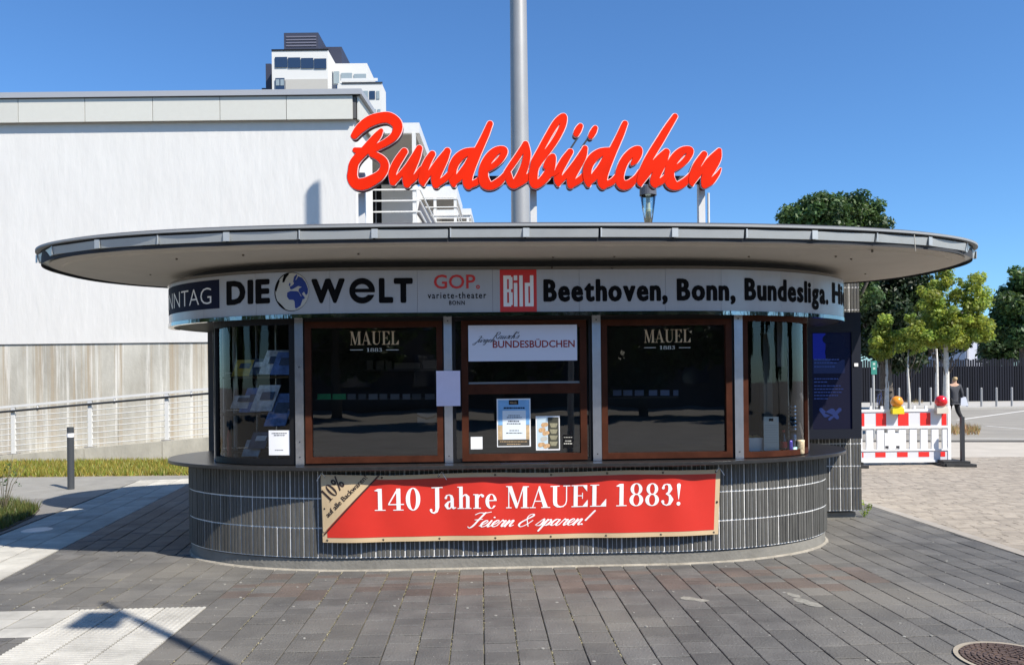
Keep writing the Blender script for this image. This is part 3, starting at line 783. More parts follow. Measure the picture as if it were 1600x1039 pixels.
# ------------------------------------------------------------------ vegetation helpers
def leaf_mesh(name, clumps, n, size, m, seed, flat=.5):
    """many small two-triangle leaves spread through ellipsoidal clumps (cx,cy,cz,rx,ry,rz)"""
    r = np.random.default_rng(seed)
    w = np.array([c[3]*c[4]*c[5] for c in clumps])**.7; idx = r.choice(len(clumps), n, p=w/w.sum())
    C = np.array(clumps)[idx]
    d = r.normal(size=(n, 3)); d /= np.linalg.norm(d, axis=1)[:, None]
    rad = r.random(n)**.45
    P = C[:, :3]+d*rad[:, None]*C[:, 3:]
    nr = d+r.normal(size=(n, 3))*.8+np.array([0, 0, flat]); nr /= np.linalg.norm(nr, axis=1)[:, None]
    t = np.cross(nr, r.normal(size=(n, 3))); t /= np.linalg.norm(t, axis=1)[:, None]+1e-9
    s = np.cross(nr, t); sz = size*(.6+.8*r.random(n))[:, None]
    V = np.stack([P-t*sz, P-s*sz*.5+nr*sz*.15, P+t*sz, P+s*sz*.5+nr*sz*.15], 1).reshape(-1, 3)
    me = bpy.data.meshes.new(name); me.vertices.add(4*n); me.vertices.foreach_set('co', V.astype('f').ravel())
    me.loops.add(4*n); me.loops.foreach_set('vertex_index', np.arange(4*n, dtype='i'))
    me.polygons.add(n); me.polygons.foreach_set('loop_start', np.arange(0, 4*n, 4, dtype='i')); me.polygons.foreach_set('loop_total', np.full(n, 4, 'i'))
    me.update(); me.validate()
    ct = .65+.7*r.random(len(clumps)); col = (ct[idx]*(.75+.5*r.random(n)))
    hue = r.random(len(clumps))[idx]*.5+r.random(n)*.5
    c4 = np.ones((n, 4, 4), 'f'); c4[:, :, 0] = (col*(.85+.5*hue))[:, None]; c4[:, :, 1] = col[:, None]; c4[:, :, 2] = (col*(1.1-.4*hue))[:, None]
    a = me.color_attributes.new('tone', 'FLOAT_COLOR', 'POINT'); a.data.foreach_set('color', c4.ravel())
    me.materials.append(m); return me
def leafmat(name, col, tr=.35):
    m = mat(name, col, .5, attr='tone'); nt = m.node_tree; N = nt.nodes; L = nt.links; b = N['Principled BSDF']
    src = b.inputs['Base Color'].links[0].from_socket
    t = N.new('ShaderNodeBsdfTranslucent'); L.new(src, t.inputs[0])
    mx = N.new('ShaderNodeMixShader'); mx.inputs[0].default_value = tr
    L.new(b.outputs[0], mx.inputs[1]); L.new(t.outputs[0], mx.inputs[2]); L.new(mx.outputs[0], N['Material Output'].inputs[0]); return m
LEAFD = leafmat('dark_green_leaves', (.04, .085, .02)); LEAFY = leafmat('yellow_green_leaves', (.26, .35, .065), .55); LEAFM = leafmat('mid_green_leaves', (.06, .12, .035))
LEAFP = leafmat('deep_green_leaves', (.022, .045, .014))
BARK = mat('grey_bark', (.12, .1, .08), .95, var=.3, vscale=9, bump=.6); PALEB = mat('whitewashed_bark', (.6, .58, .53), .9, var=.2, vscale=15, bump=.3)
def tree(name, label, base, h, clumps, nleaf, size, lm, bark, r0, limbs, seed, group=None, cat='tree', lr=1.0, lbark=None):
    o = root(name, label, cat, base, 'W', group)
    r = random.Random(seed); b = MB(); x, y, z = base
    b.tube([(x, y, z-.05), (x+r.uniform(-.03, .03)*h*.2, y, z+h*.25), (x+r.uniform(-.03, .03)*h*.3, y, z+h*.5), (x, y, z+h*.78)], [r0*1.15, r0*.9, r0*.7, r0*.25], 8)
    b.put('trunk', bark, o, smooth=True)
    b = MB()
    for k in range(limbs):
        c = clumps[k % len(clumps)]; zz = z+h*r.uniform(.35, .6)
        e = (c[0]+r.uniform(-.4, .4)*c[3], c[1]+r.uniform(-.4, .4)*c[4], c[2]+r.uniform(-.2, .4)*c[5])
        mid = ((x+e[0])/2, (y+e[1])/2, (zz+e[2])/2-.03*h)
        b.tube([(x, y, zz), mid, e], [r0*.4*lr, r0*.22*lr, r0*.07], 5)
    b.put('branch', lbark or bark, o, smooth=True)
    me = leaf_mesh('crown', clumps, nleaf, size, lm, seed); put('crown', me, o)
    return o
def clump_field(cx, cy, cz, rx, ry, rz, n, s, seed, lo=.5):
    r = random.Random(seed); out = []
    while len(out) < n:
        a, b, c = r.uniform(-1, 1), r.uniform(-1, 1), r.uniform(-1, 1)
        if not lo*.6 < a*a+b*b+c*c < 1: continue
        k = s*r.uniform(.6, 1.3); out.append((cx+a*rx, cy+b*ry, cz+c*rz, k, k, k*.8))
    return out
def grass(name, label, poly, n, h, m, seed, z=0, width=.006, frame='W'):
    r = np.random.default_rng(seed); xs = [p[0] for p in poly]; ys = [p[1] for p in poly]
    X = r.uniform(min(xs), max(xs), n*2); Y = r.uniform(min(ys), max(ys), n*2)
    ins = sd_poly(poly, X, Y) < 0; X, Y = X[ins][:n], Y[ins][:n]; n = len(X)
    a = r.uniform(0, 6.28, n); H = h*(.4+.8*r.random(n)); l = r.normal(size=(n, 2))*.35*H[:, None]
    P = np.stack([X, Y, np.full(n, z)], 1); dx = np.stack([np.cos(a), np.sin(a), 0*a], 1)*width
    tip = P+np.stack([l[:, 0], l[:, 1], H], 1)
    V = np.stack([P-dx, P+dx, tip], 1).reshape(-1, 3)
    me = bpy.data.meshes.new(name); me.vertices.add(3*n); me.vertices.foreach_set('co', V.astype('f').ravel())
    me.loops.add(3*n); me.loops.foreach_set('vertex_index', np.arange(3*n, dtype='i'))
    me.polygons.add(n); me.polygons.foreach_set('loop_start', np.arange(0, 3*n, 3, dtype='i')); me.polygons.foreach_set('loop_total', np.full(n, 3, 'i')); me.update()
    t = .6+.8*r.random(n); dry = r.random(n)
    c4 = np.ones((n, 3, 4), 'f'); c4[:, :, 0] = (t*(.8+.9*dry))[:, None]; c4[:, :, 1] = t[:, None]; c4[:, :, 2] = (t*(.8+.4*dry))[:, None]
    at_ = me.color_attributes.new('tone', 'FLOAT_COLOR', 'POINT'); at_.data.foreach_set('color', c4.ravel()); me.materials.append(m)
    o = put(name, me, None, frame=frame, base=(float(X.mean()), float(Y.mean()), 0)); tag(o, label, 'grass', kind='stuff'); return o
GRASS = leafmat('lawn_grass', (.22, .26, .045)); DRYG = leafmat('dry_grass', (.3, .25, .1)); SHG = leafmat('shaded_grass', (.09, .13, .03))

# ------------------------------------------------------------------ white building with stained base wall
PLASTER = mat('rough_white_plaster', (.625, .61, .575), .9, var=.03, vscale=1.1, bump=1.0, bscale=3.5, stretch=(1.6, 1, .45), col2=(.66, .645, .61))
PANEL = mat('cream_facade_panel', (.55, .54, .48), .55, var=.02, rand=.03)
CAP = mat('grey_roof_edge', (.33, .34, .36), .5)
bld = root('white_building', 'long white plastered building with cream roof edge panels and stained concrete base behind the railing', 'building', (-10, 19, 0), 'W')
BY = 19.0; XL = -17.5; XC = at(556, 300, BY)[0]
zt = at(0, 159, BY)[2]; zp0 = at(0, 195, BY)[2]; zs = at(0, 538, BY)[2]
def sidex(Y): return XC+(Y-BY)*.058
bb = MB()
for YA, YB, z0_ in ((BY, 20.75, zs), (26.4, 46, -.05)):
    bb.add([(XL, YA, z0_), (sidex(YA), YA, z0_), (sidex(YB), YB, z0_), (XL, YB, z0_), (XL, YA, zt), (sidex(YA), YA, zt), (sidex(YB), YB, zt), (XL, YB, zt)], [(0, 1, 5, 4), (1, 2, 6, 5), (2, 3, 7, 6), (3, 0, 4, 7), (4, 5, 6, 7)])
bb.box(XL, -9, 20.76, 26.39, 0, zt)
bb.put('plaster_wall', PLASTER, bld)
# stained lower wall
STAIN = bpy.data.materials.new('stained_concrete'); STAIN.use_nodes = True
nt = STAIN.node_tree; N = nt.nodes; L = nt.links; pb = N['Principled BSDF']; pb.inputs['Roughness'].default_value = .95
tc = N.new('ShaderNodeTexCoord')
def noise_(sx, sy, sz, scale, det=6):
    mp = N.new('ShaderNodeMapping'); mp.inputs['Scale'].default_value = (sx, sy, sz); L.new(tc.outputs['Object'], mp.inputs[0])
    n_ = N.new('ShaderNodeTexNoise'); n_.inputs['Scale'].default_value = scale; n_.inputs['Detail'].default_value = det; n_.inputs['Roughness'].default_value = .65; L.new(mp.outputs[0], n_.inputs['Vector']); return n_.outputs['Fac']
def ramp_(f, a, ca, b_, cb):
    r_ = N.new('ShaderNodeValToRGB'); r_.color_ramp.elements[0].position = a; r_.color_ramp.elements[1].position = b_; r_.color_ramp.elements[0].color = (*ca, 1); r_.color_ramp.elements[1].color = (*cb, 1); L.new(f, r_.inputs[0]); return r_.outputs[0]
def mix_(a, b_, f):
    m_ = N.new('ShaderNodeMix'); m_.data_type = 'RGBA'; L.new(f, m_.inputs[0]); L.new(a, m_.inputs[6])
    if isinstance(b_, tuple): m_.inputs[7].default_value = (*b_, 1)
    else: L.new(b_, m_.inputs[7])
    return m_.outputs[2]
c0 = ramp_(noise_(1, 1, .35, .7), .38, (.34, .32, .27), .62, (.56, .54, .47))
f1 = ramp_(noise_(6, 6, .1, .9), .5, (0, 0, 0), .66, (.9, .9, .9))
f2 = ramp_(noise_(9, 9, .3, 1.0), .55, (0, 0, 0), .65, (.6, .6, .6))
c1 = mix_(c0, (.36, .29, .2), f1); c2 = mix_(c1, (.72, .7, .64), f2); L.new(c2, pb.inputs['Base Color'])
bp = N.new('ShaderNodeBump'); bp.inputs['Strength'].default_value = .5; bp.inputs['Distance'].default_value = .01; L.new(noise_(1, 1, 1, 18), bp.inputs['Height']); L.new(bp.outputs[0], pb.inputs['Normal'])
xj = [XL] + [at(x, 600, BY)[0] for x in (-77, 51, 183, 315)] + [XC]
for a, c in zip(xj[:-1], xj[1:]):
    b = MB(); b.box(a+.004, c-.004, BY+.03, BY+.5, -.05, zs-.015); b.put('base_panel', STAIN, bld)
b = MB(); b.box(XL, XC, BY+.06, BY+.6, -.05, zs); b.put('base_core', mat('dark_joint', (.06, .06, .055), .9), bld)
# roof edge panels
xs_ = [at(x, 180, BY)[0] for x in (34, 137.5, 242.6, 347, 450, 553)]; w_ = (xs_[-1]-xs_[0])/5
xs_ = [xs_[0]-w_*k for k in range(5, 0, -1)] + xs_
for a, c in zip(xs_[:-1], xs_[1:]):
    b = MB(); b.box(a+.008, c-.008, BY-.14, BY-.1, zp0, zt); b.put('roof_edge_panel', PANEL, bld)
for Y0, Y1 in ((BY-.1, BY+1.75),):
    b = MB(); xa, xb = sidex(Y0)+.12, sidex(Y1)+.12
    b.add([(xa-.04, Y0+.01, zp0), (xa, Y0+.01, zp0), (xb, Y1-.01, zp0), (xb-.04, Y1-.01, zp0), (xa-.04, Y0+.01, zt), (xa, Y0+.01, zt), (xb, Y1-.01, zt), (xb-.04, Y1-.01, zt)], [(0, 3, 2, 1), (4, 5, 6, 7), (0, 1, 5, 4), (1, 2, 6, 5), (2, 3, 7, 6), (3, 0, 4, 7)]); b.put('roof_edge_panel', PANEL, bld)
b = MB(); b.box(XL, XC+.05, BY-.1, BY, zp0+.03, zt-.01); b.put('panel_backing', mat('panel_gap', (.08, .08, .08), .9), bld)
ztc = at(0, 151, BY)[2]
b = MB(); P = [(XL, BY-.2), (XC+.2, BY-.2), (sidex(BY+1.8)+.2, BY+1.8), (sidex(BY+1.8)-1, BY+1.8), (XL, BY+1.8)]; b.prism(P, zt+.015, ztc+.02); b.put('roof_cap', CAP, bld)
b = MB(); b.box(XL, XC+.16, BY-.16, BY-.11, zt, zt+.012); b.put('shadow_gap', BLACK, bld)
# balconies further along the side: roof frames, posts, floors and rails
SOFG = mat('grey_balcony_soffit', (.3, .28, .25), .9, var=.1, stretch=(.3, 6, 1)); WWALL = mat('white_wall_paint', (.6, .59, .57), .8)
def balcony(Y0, Y1, xr_, ztop, thick, zfl, posts, name='balcony', x0=None):
    p = MB(); x0 = sidex(Y0)-.02 if x0 is None else x0
    p.box(x0, xr_, Y0, Y0+.12, ztop-thick, ztop); p.box(xr_-.12, xr_, Y0+.12, Y1, ztop-thick, ztop)
    o = p.put(name, WHITEMET, bld)
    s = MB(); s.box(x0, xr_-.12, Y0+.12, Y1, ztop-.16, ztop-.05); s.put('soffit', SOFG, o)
    for x in posts:
        s = MB(); s.box(x-.05, x+.05, Y0-.02, Y0+.08, zfl, ztop-thick-.002); s.put('post', WHITEMET, o)
    s = MB(); s.box(x0, xr_, Y0, Y1, zfl-.22, zfl); s.put('floor_slab', WWALL, o)
    for k in range(3):
        s = MB(); s.bar((x0, Y0-.03, zfl+.35+.3*k), (xr_, Y0-.03, zfl+.35+.3*k), .035, .035); s.put('rail', WHITEMET, o)
        s = MB(); s.bar((xr_, Y0, zfl+.35+.3*k), (xr_, Y1, zfl+.35+.3*k), .035, .035); s.put('rail', WHITEMET, o)
    return o
Y1_ = 20.9; zt1 = at(655, 192, Y1_)[2]; xr1 = at(655, 192, Y1_)[0]
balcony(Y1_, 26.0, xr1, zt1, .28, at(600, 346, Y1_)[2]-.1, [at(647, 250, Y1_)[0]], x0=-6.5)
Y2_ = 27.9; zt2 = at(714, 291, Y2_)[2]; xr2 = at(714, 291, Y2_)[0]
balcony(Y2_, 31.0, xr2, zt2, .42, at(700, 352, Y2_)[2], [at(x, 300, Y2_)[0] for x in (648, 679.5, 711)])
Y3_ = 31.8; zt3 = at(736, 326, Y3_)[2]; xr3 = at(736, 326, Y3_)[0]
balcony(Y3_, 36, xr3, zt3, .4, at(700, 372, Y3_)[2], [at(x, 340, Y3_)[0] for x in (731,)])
# terrace front: dark windows and white wall beside the corner
Yf = 26.1
for a, c, m_, nm in [(571, 596, BLACK, 'terrace_window'), (596, 645, WWALL, 'terrace_wall')]:
    xa, xb = at(a, 300, Yf)[0], at(c, 300, Yf)[0]
    b = MB(); b.box(xa+.002, xb, Yf+(.1 if nm == 'terrace_window' else 0), Yf+.3, 2, at(600, 283, Yf)[2] if nm != 'corner_pier' else at(560, 275, Yf)[2]); o = b.put(nm, m_, bld)
    if nm == 'terrace_window':
        for t in (.33, .62):
            b = MB(); x = xa+(xb-xa)*t; b.box(x-.02, x+.02, Yf+.07, Yf+.1, 2, at(600, 292, Yf)[2]); b.put('mullion', mat('grey_mullion', (.25, .25, .26), .4), o)
# diagonal stair side / canopy brace
b = MB(); b.bar((at(655, 325, 25)[0], 25, at(655, 325, 25)[2]), (at(672, 348, 25)[0], 26, at(672, 348, 25)[2]), .08, .5); b.put('stair_string', mat('stair_grey', (.1, .1, .11), .6), bld)

# far tower
tw = root('apartment_tower', 'tall white stepped tower block with dark roof boxes rising behind the white building', 'tower', (-30, 122, 0), 'W')
TY = 120.0
TWH = mat('tower_white', (.6, .59, .56), .8); TGR = mat('tower_grey', (.42, .4, .36), .8); TNAVY = mat('tower_roof_cladding', (.03, .034, .06), .6)
TGL = mat('tower_glass', (.02, .035, .07), .06, spec=1.0); TLG = mat('tower_curtained_glass', (.25, .3, .32), .3)
def trect(nm, x0, x1, y0, y1, Y, dep, m_, par=tw, zlow=None):
    A = at(x0, y0, Y); B = at(x1, y1, Y); zb = B[2] if zlow is None else zlow
    b = MB(); b.box(A[0], B[0], Y, Y+dep, zb, A[2]); return b.put(nm, m_, par)
wm = trect('wall', 424.5, 512.5, 78.5, 150, TY, 14, TWH, zlow=0)
trect('grey_cladding', 446, 512, 124.5, 150, TY-.12, .1, TGR, zlow=20)
rb = trect('roof_box', 443.5, 497.5, 52, 80, TY+2, 8, TNAVY)
for k in range(4):
    trect('louvre', 447, 494, 57+4.6*k, 58.6+4.6*k, TY+1.9, .08, mat('tower_louvre', (.12, .12, .16), .6), rb)
trect('plant_room', 500, 534, 74, 101, TY+6, 8, TNAVY)
trect('roof_trim', 424, 513, 77.6, 79, TY-.1, .1, BLACK)
for k in range(4):
    wd = trect('window', 429.5+20.4*k, 448.7+20.4*k, 89.6+.8*k, 105.6+.6*k, TY-.15, .1, TGL)
wd = trect('window', 430, 444.6, 122.5, 148, TY-.25, .1, TGL)
trect('pane', 431, 436.5, 124.5, 134, TY-.3, .04, TLG, wd); trect('pane', 438, 443.5, 124.5, 134, TY-.3, .04, TLG, wd)
trect('side_wing', 415, 424, 100, 150, TY+4, 6, TNAVY, zlow=0)
trect('side_wing', 409, 415, 138, 150, TY+5, 5, TNAVY, zlow=0)
m2 = trect('wall', 512.6, 574, 100, 150, TY+3, 12, TWH, zlow=0)
trect('window', 514, 520, 112, 150, TY+2.85, .1, TGL); trect('window', 521, 530, 112, 131, TY+2.85, .1, TLG)
trect('window', 533, 550, 114.5, 123.5, TY+2.85, .1, TLG); trect('window', 553, 572, 116, 124, TY+2.85, .1, TLG)
trect('pane', 514, 527, 133, 150, TY+2.8, .1, TGL)
m3 = trect('wall', 528, 597, 130.5, 200, TY-1, 4, TWH, zlow=0)
trect('roof_trim', 534, 597.6, 129, 130.8, TY-1.1, .1, DARKMET)
trect('balcony_rail', 533, 590, 123, 127, TY-1.2, .1, WHITEMET)
for k, (a, c) in enumerate([(560.5, 564), (566, 575), (577, 586), (588, 593)]):
    trect('window', a, c, 142.5, 155, TY-1.1, .08, TLG if k != 2 else TGL); trect('window', a+2, c+1.5, 171, 178.5, TY-1.1, .08, TLG if k != 1 else TGL)

# ramp: low retaining wall, deck and railing
RY = 16.3
zl0 = at(0, 712, RY)[2]; zl1 = at(325, 683, RY)[2]; xl0 = at(0, 712, RY)[0]; xl1 = at(325, 683, RY)[0]; sl = (zl1-zl0)/(xl1-xl0)
def rampz(x): return zl0+(x-xl0)*sl
RAMPC = mat('ramp_concrete', (.42, .395, .33), .95, var=.18, vscale=2.5, bump=.5, bscale=25, stretch=(1, 1, .5))
ramp = root('ramp', 'pale concrete access ramp with low side wall rising along the white building', 'ramp', (-8, RY, 0), 'W')
js = [-18, at(0, 700, RY)[0], at(131, 700, RY)[0], at(253, 690, RY)[0], -3.0]
for a, c in zip(js[:-1], js[1:]):
    b = MB(); a += .006; c -= .006
    b.add([(a, RY, -.05), (c, RY, -.05), (c, RY+.3, -.05), (a, RY+.3, -.05), (a, RY, rampz(a)), (c, RY, rampz(c)), (c, RY+.3, rampz(c)), (a, RY+.3, rampz(a))], [(0, 1, 5, 4), (1, 2, 6, 5), (2, 3, 7, 6), (3, 0, 4, 7), (4, 5, 6, 7)]); b.put('side_wall', RAMPC, ramp)
b = MB(); a, c = -18, -3.0
b.add([(a, RY+.31, rampz(a)-.12), (c, RY+.31, rampz(c)-.12), (c, BY+.02, rampz(c)-.12), (a, BY+.02, rampz(a)-.12)], [(0, 1, 2, 3)]); b.put('deck', RAMPC, ramp)
rail = root('ramp_railing', 'white tubular railing with seven thin bars and dark handrail along the ramp', 'railing', (-8, RY+.1, .3), 'W')
ry = RY+.12; H_ = at(141, 624, ry)[2]-rampz(at(141, 624, ry)[0])
def rl(x, dz, dy=0): return (x, ry+dy, rampz(x)+dz)
b = MB(); b.bar(rl(-17, H_), rl(-3.4, H_), .06, .05); b.put('top_rail', WHITEMET, rail)
b = MB(); b.tube([rl(-17, H_-.1, -.05), rl(-3.4, H_-.1, -.05)], .024, 8); b.put('handrail', DARKMET, rail)
for k in range(7):
    z_ = .07+(H_-.3)*k/6; b = MB(); b.tube([rl(-17, z_), rl(-3.4, z_)], .011, 6); b.put('bar', WHITEMET, rail)
xp = [at(x, 650, ry)[0] for x in (141, 261)]; dxp = xp[1]-xp[0]
for k in range(-5, 4):
    x = xp[0]+dxp*k
    if x > -3.5: continue
    b = MB(); b.box(x-.04, x+.04, ry-.025, ry+.025, rampz(x)-.0, rampz(x)+H_-.02); p_ = b.put('post', WHITEMET, rail)
    b = MB(); b.box(x-.11, x+.11, ry-.06, ry+.06, rampz(x)-.0, rampz(x)+.025); b.put('foot_plate', mat('weathered_plate', (.25, .24, .22), .7), p_)
    b = MB(); b.tube([rl(x+dxp*.32, H_-.02), rl(x+dxp*.32, H_-.14, -.02)], .02, 6); b.put('bracket', WHITEMET, rail)
EARTH = mat('dry_earth', (.22, .17, .1), .95, var=.3, vscale=5, bump=.5)
sheet('lawn', [(-18, 13.7), (-2.6, 13.7), (-2.6, 16.29), (-18, 16.29)], .0, EARTH, thick=.04)
grass('lawn_grass', 'strip of yellow-green grass in front of the ramp wall', [(-13, 13.72), (-4.2, 13.72), (-4.2, 16.28), (-13, 16.28)], 26000, .11, GRASS, 4, width=.011)
gp = [(p[0], p[1]) for p in (gnd(-30, 842), gnd(10, 828), gnd(52, 808), gnd(62, 797), gnd(20, 788), gnd(-60, 788))]
sheet('planting_bed', gp, .02, mat('bed_soil', (.08, .065, .045), .95, var=.3), thick=.05)
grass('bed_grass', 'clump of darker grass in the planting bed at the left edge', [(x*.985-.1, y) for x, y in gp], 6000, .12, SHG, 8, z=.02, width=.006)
pl = MB(); px_, py_ = gnd(6, 802); r = random.Random(3)
for k in range(9):
    a = r.uniform(0, 6.28); h_ = r.uniform(.3, .75); sp = r.uniform(.05, .3)
    pl.tube([(px_, py_, 0), (px_+sp*.4*math.cos(a), py_+sp*.4*math.sin(a), h_*.6), (px_+sp*math.cos(a), py_+sp*math.sin(a), h_)], [.006, .004, .002], 4)
pw = root('dry_weed', 'thin bare weed stalks beside the planting bed at the left edge', 'weed', (px_, py_, 0), 'W'); pl.put('stem', mat('dry_stalk', (.09, .075, .05), .9), pw)
lm = leaf_mesh('leaf', [(px_+r.uniform(-.2, .2), py_+r.uniform(-.2, .2), r.uniform(.2, .65), .06, .06, .08) for _ in range(8)], 60, .02, LEAFM, 5); o = put('leaf', lm, pw); o['kind'] = 'stuff'
bx_, by_ = gnd(111, 764)
bo = root('bollard', 'slim dark grey bollard with a pale reflective band on the left path', 'bollard', (bx_, by_, 0), 'W'); hb = at(111, 667, by_)[2]
b = MB(); b.lathe([(.05, -.02), (.05, hb-.005), (.045, hb)], bx_, by_, 18); b.put('post', mat('bollard_grey', (.05, .055, .06), .5), bo, smooth=False)
b = MB(); b.lathe([(.051, hb-.16), (.052, hb-.158), (.052, hb-.1), (.051, hb-.098)], bx_, by_, 18); b.put('reflective_band', WHITEP, bo)
# ------------------------------------------------------------------ kiosk
KB = (CX, 7.79, 0)
kiosk = root('kiosk', 'oval kiosk with dark ribbed tiles, wide flat oval roof and curved white advertising band', 'kiosk', KB, 'K')
def arc_table(P, closed=True):
    Q = P+[P[0]] if closed else P
    S = [0]
    for a, b in zip(Q[:-1], Q[1:]): S.append(S[-1]+math.hypot(b[0]-a[0], b[1]-a[1]))
    return Q, S
def arc_at(Q, S, s):
    import bisect
    i = min(max(bisect.bisect_right(S, s)-1, 0), len(Q)-2)
    t = (s-S[i])/max(1e-9, S[i+1]-S[i]); a, b = Q[i], Q[i+1]
    dx, dy = b[0]-a[0], b[1]-a[1]; L_ = math.hypot(dx, dy)
    return a[0]+dx*t, a[1]+dy*t, dx/L_, dy/L_
def ring_band(P, z0, z1, P2=None, closed=True):
    """wall strip between outline P at z0 and P2 (or P) at z1, facing outwards"""
    n = len(P); P2 = P2 or P
    v = [(p[0], p[1], z0) for p in P]+[(p[0], p[1], z1) for p in P2]
    m = n if closed else n-1
    return v, [(i, (i+1) % n, n+(i+1) % n, n+i) for i in range(m)]
def off_stad(d, n=48, **kw_):
    q = dict(BASE_P); q['rx'] += d; q['ry'] += d; q['yf'] -= d; q.update(kw_); return stad_pts(n=n, **q)

# plinth, base wall core and ribbed tiles
b = MB(); b.prism(off_stad(-.018, 48), -.06, .1); pl_ = b.put('plinth', PLINTH, kiosk)
b = MB(); b.add(*ring_band(off_stad(.05, 40), -.02, .012, off_stad(-.014, 40))); b.put('mortar_skirt', mat('mortar_skirt', (.27, .245, .2), .95, var=.3, vscale=9, bump=.7), pl_)
b = MB(); b.prism(off_stad(-.0035, 72), .112, .872); wall = b.put('base_wall', GROUT, kiosk)
TW, TH_ = .1235, .2535
def tile_profile(w, h):
    """three rounded ribs on a thin slab"""
    n = 3; P = [(-w/2, .0), (-w/2, .0125)]
    rw = w/n
    for k in range(n):
        a = -w/2+k*rw
        P += [(a+.05*rw, .006), (a+.12*rw, .0145), (a+.5*rw, .0155), (a+.88*rw, .0145), (a+.95*rw, .006)]
    P += [(w/2, .0125), (w/2, .0)]
    m = len(P)
    v = [(x, -y, -h/2) for x, y in P]+[(x, -y, h/2) for x, y in P]
    f = [(i+1, i, m+i, m+i+1)[::-1] for i in range(m-1)]+[tuple(range(m)), tuple(range(m, 2*m))[::-1]]
    return v, [q[::-1] for q in f]
tv, tf = tile_profile(TW-.0115, TH_-.012)
TME = mesh('tile', tv, tf, TILE)
tv, tf = tile_profile(TW-.006, TH_-.012)
TME2 = mesh('tile', tv, tf, TILE)
Q, S = arc_table(off_stad(-.012, 96))
yc = BASE_P['yf']+BASE_P['ry']
nt_ = int(S[-1]/TW); tw_ = S[-1]/nt_
r = random.Random(11); restv, restf = [], []
for i in range(nt_):
    x, y, tx, ty = arc_at(Q, S, (i+.5)*tw_)
    for j in range(3):
        z = .115+(j+.5)*TH_
        if y < yc+.35:
            me_ = TME2 if r.random() < .3 and abs(x-CX) > 1.2 else TME
            put('tile', me_, wall, loc=(x, y, z+r.uniform(-.001, .001)), rot=(0, 0, math.atan2(ty, tx)+r.uniform(-.004, .004)))
        else:
            a = math.atan2(ty, tx); c, s = math.cos(a), math.sin(a); n = len(restv)
            restv += [(x+p[0]*c-p[1]*s, y+p[0]*s+p[1]*c, z+p[2]) for p in tv]; restf += [tuple(k+n for k in q) for q in tf]
o = put('rear_tiles', mesh('rear_tiles', restv, restf, TILE), wall); o['kind'] = 'stuff'
# counter slab
ctop, cbot = .905, .872
cp = off_stad(.15, 56, rx=1.94+.19)
b = MB(); cc = off_stad(.145, 56, rx=1.94+.185)
b.add(*ring_band(cc, cbot, cbot+.004, cp)); b.add(*ring_band(cp, cbot+.004, ctop-.004)); b.add(*ring_band(cp, ctop-.004, ctop, cc))
n = len(cc); b.add([(p[0], p[1], ctop) for p in cc]+[(p[0], p[1], cbot) for p in cc], [tuple(range(n)), tuple(range(n, 2*n))[::-1]])
b.put('counter', COUNTER, kiosk)
# window body
BP = dict(L=1.9, rx=.88, ry=.62, cx=.32, yf=6.68)
WZ0, WZ1 = .908, 2.165
def body_pts(off=0.0, n=16, yb=8.7):
    q = dict(BP); P = stad_pts(q['L'], q['rx']+off, q['ry']+off, q['cx'], q['yf']-off, n, back=False)
    return P+[(P[-1][0], yb), (P[0][0], yb)]
BQ, BS = arc_table(body_pts(0, 24)[:-2], closed=False)
def body_s_from_px(px, py=600):
    best = None
    for k in range(0, 1400):
        s = BS[-1]*k/1400; x, y, *_ = arc_at(BQ, BS, s); X, Y, _z = k2w(x, y)
        d = abs(800+F*X/Y*math.cos(ROLL)-(px))
        if best is None or d < best[0]: best = (d, s)
    return best[1]
def body_bar(s0, s1, z0, z1, o0, o1, n=1):
    """solid following the window line between arc lengths, from offset o0 (out) to o1 (in)"""
    m = MB(); V = []
    for k in range(n+1):
        s = s0+(s1-s0)*k/n; x, y, tx, ty = arc_at(BQ, BS, s); nx, ny = ty, -tx
        V += [(x+nx*o0, y+ny*o0, z0), (x+nx*o0, y+ny*o0, z1), (x-nx*o1, y-ny*o1, z1), (x-nx*o1, y-ny*o1, z0)]
    Fc = [(0, 1, 2, 3), tuple(4*n+q for q in (3, 2, 1, 0))]
    for k in range(n):
        for q in range(4):
            a, b_ = 4*k+q, 4*k+(q+1) % 4; Fc.append((b_, a, a+4, b_+4))
    m.add(V, [f[::-1] for f in Fc]); return m
# interior shell
b = MB(); P = body_pts(-.02, 16, 8.65); n = len(P)
b.add([(p[0], p[1], .906) for p in P], [tuple(range(n))]); b.add([(p[0], p[1], 2.2) for p in P], [tuple(range(n))[::-1]]); b.put('interior_shell', DARKIN, kiosk)
b = MB(); b.box(-2.5, 3.14, 8.2, 8.25, .908, 2.19); b.put('back_wall', DARKIN, kiosk)
for xa in (P[0][0], P[-3][0]):
    b = MB(); b.box(xa-.03, xa+.03, 7.32, 8.7, .908, 2.19); b.put('side_wall', BLACK, kiosk)
b = MB(); b.box(-1.55, 2.2, 7.25, 7.28, .5, .904)
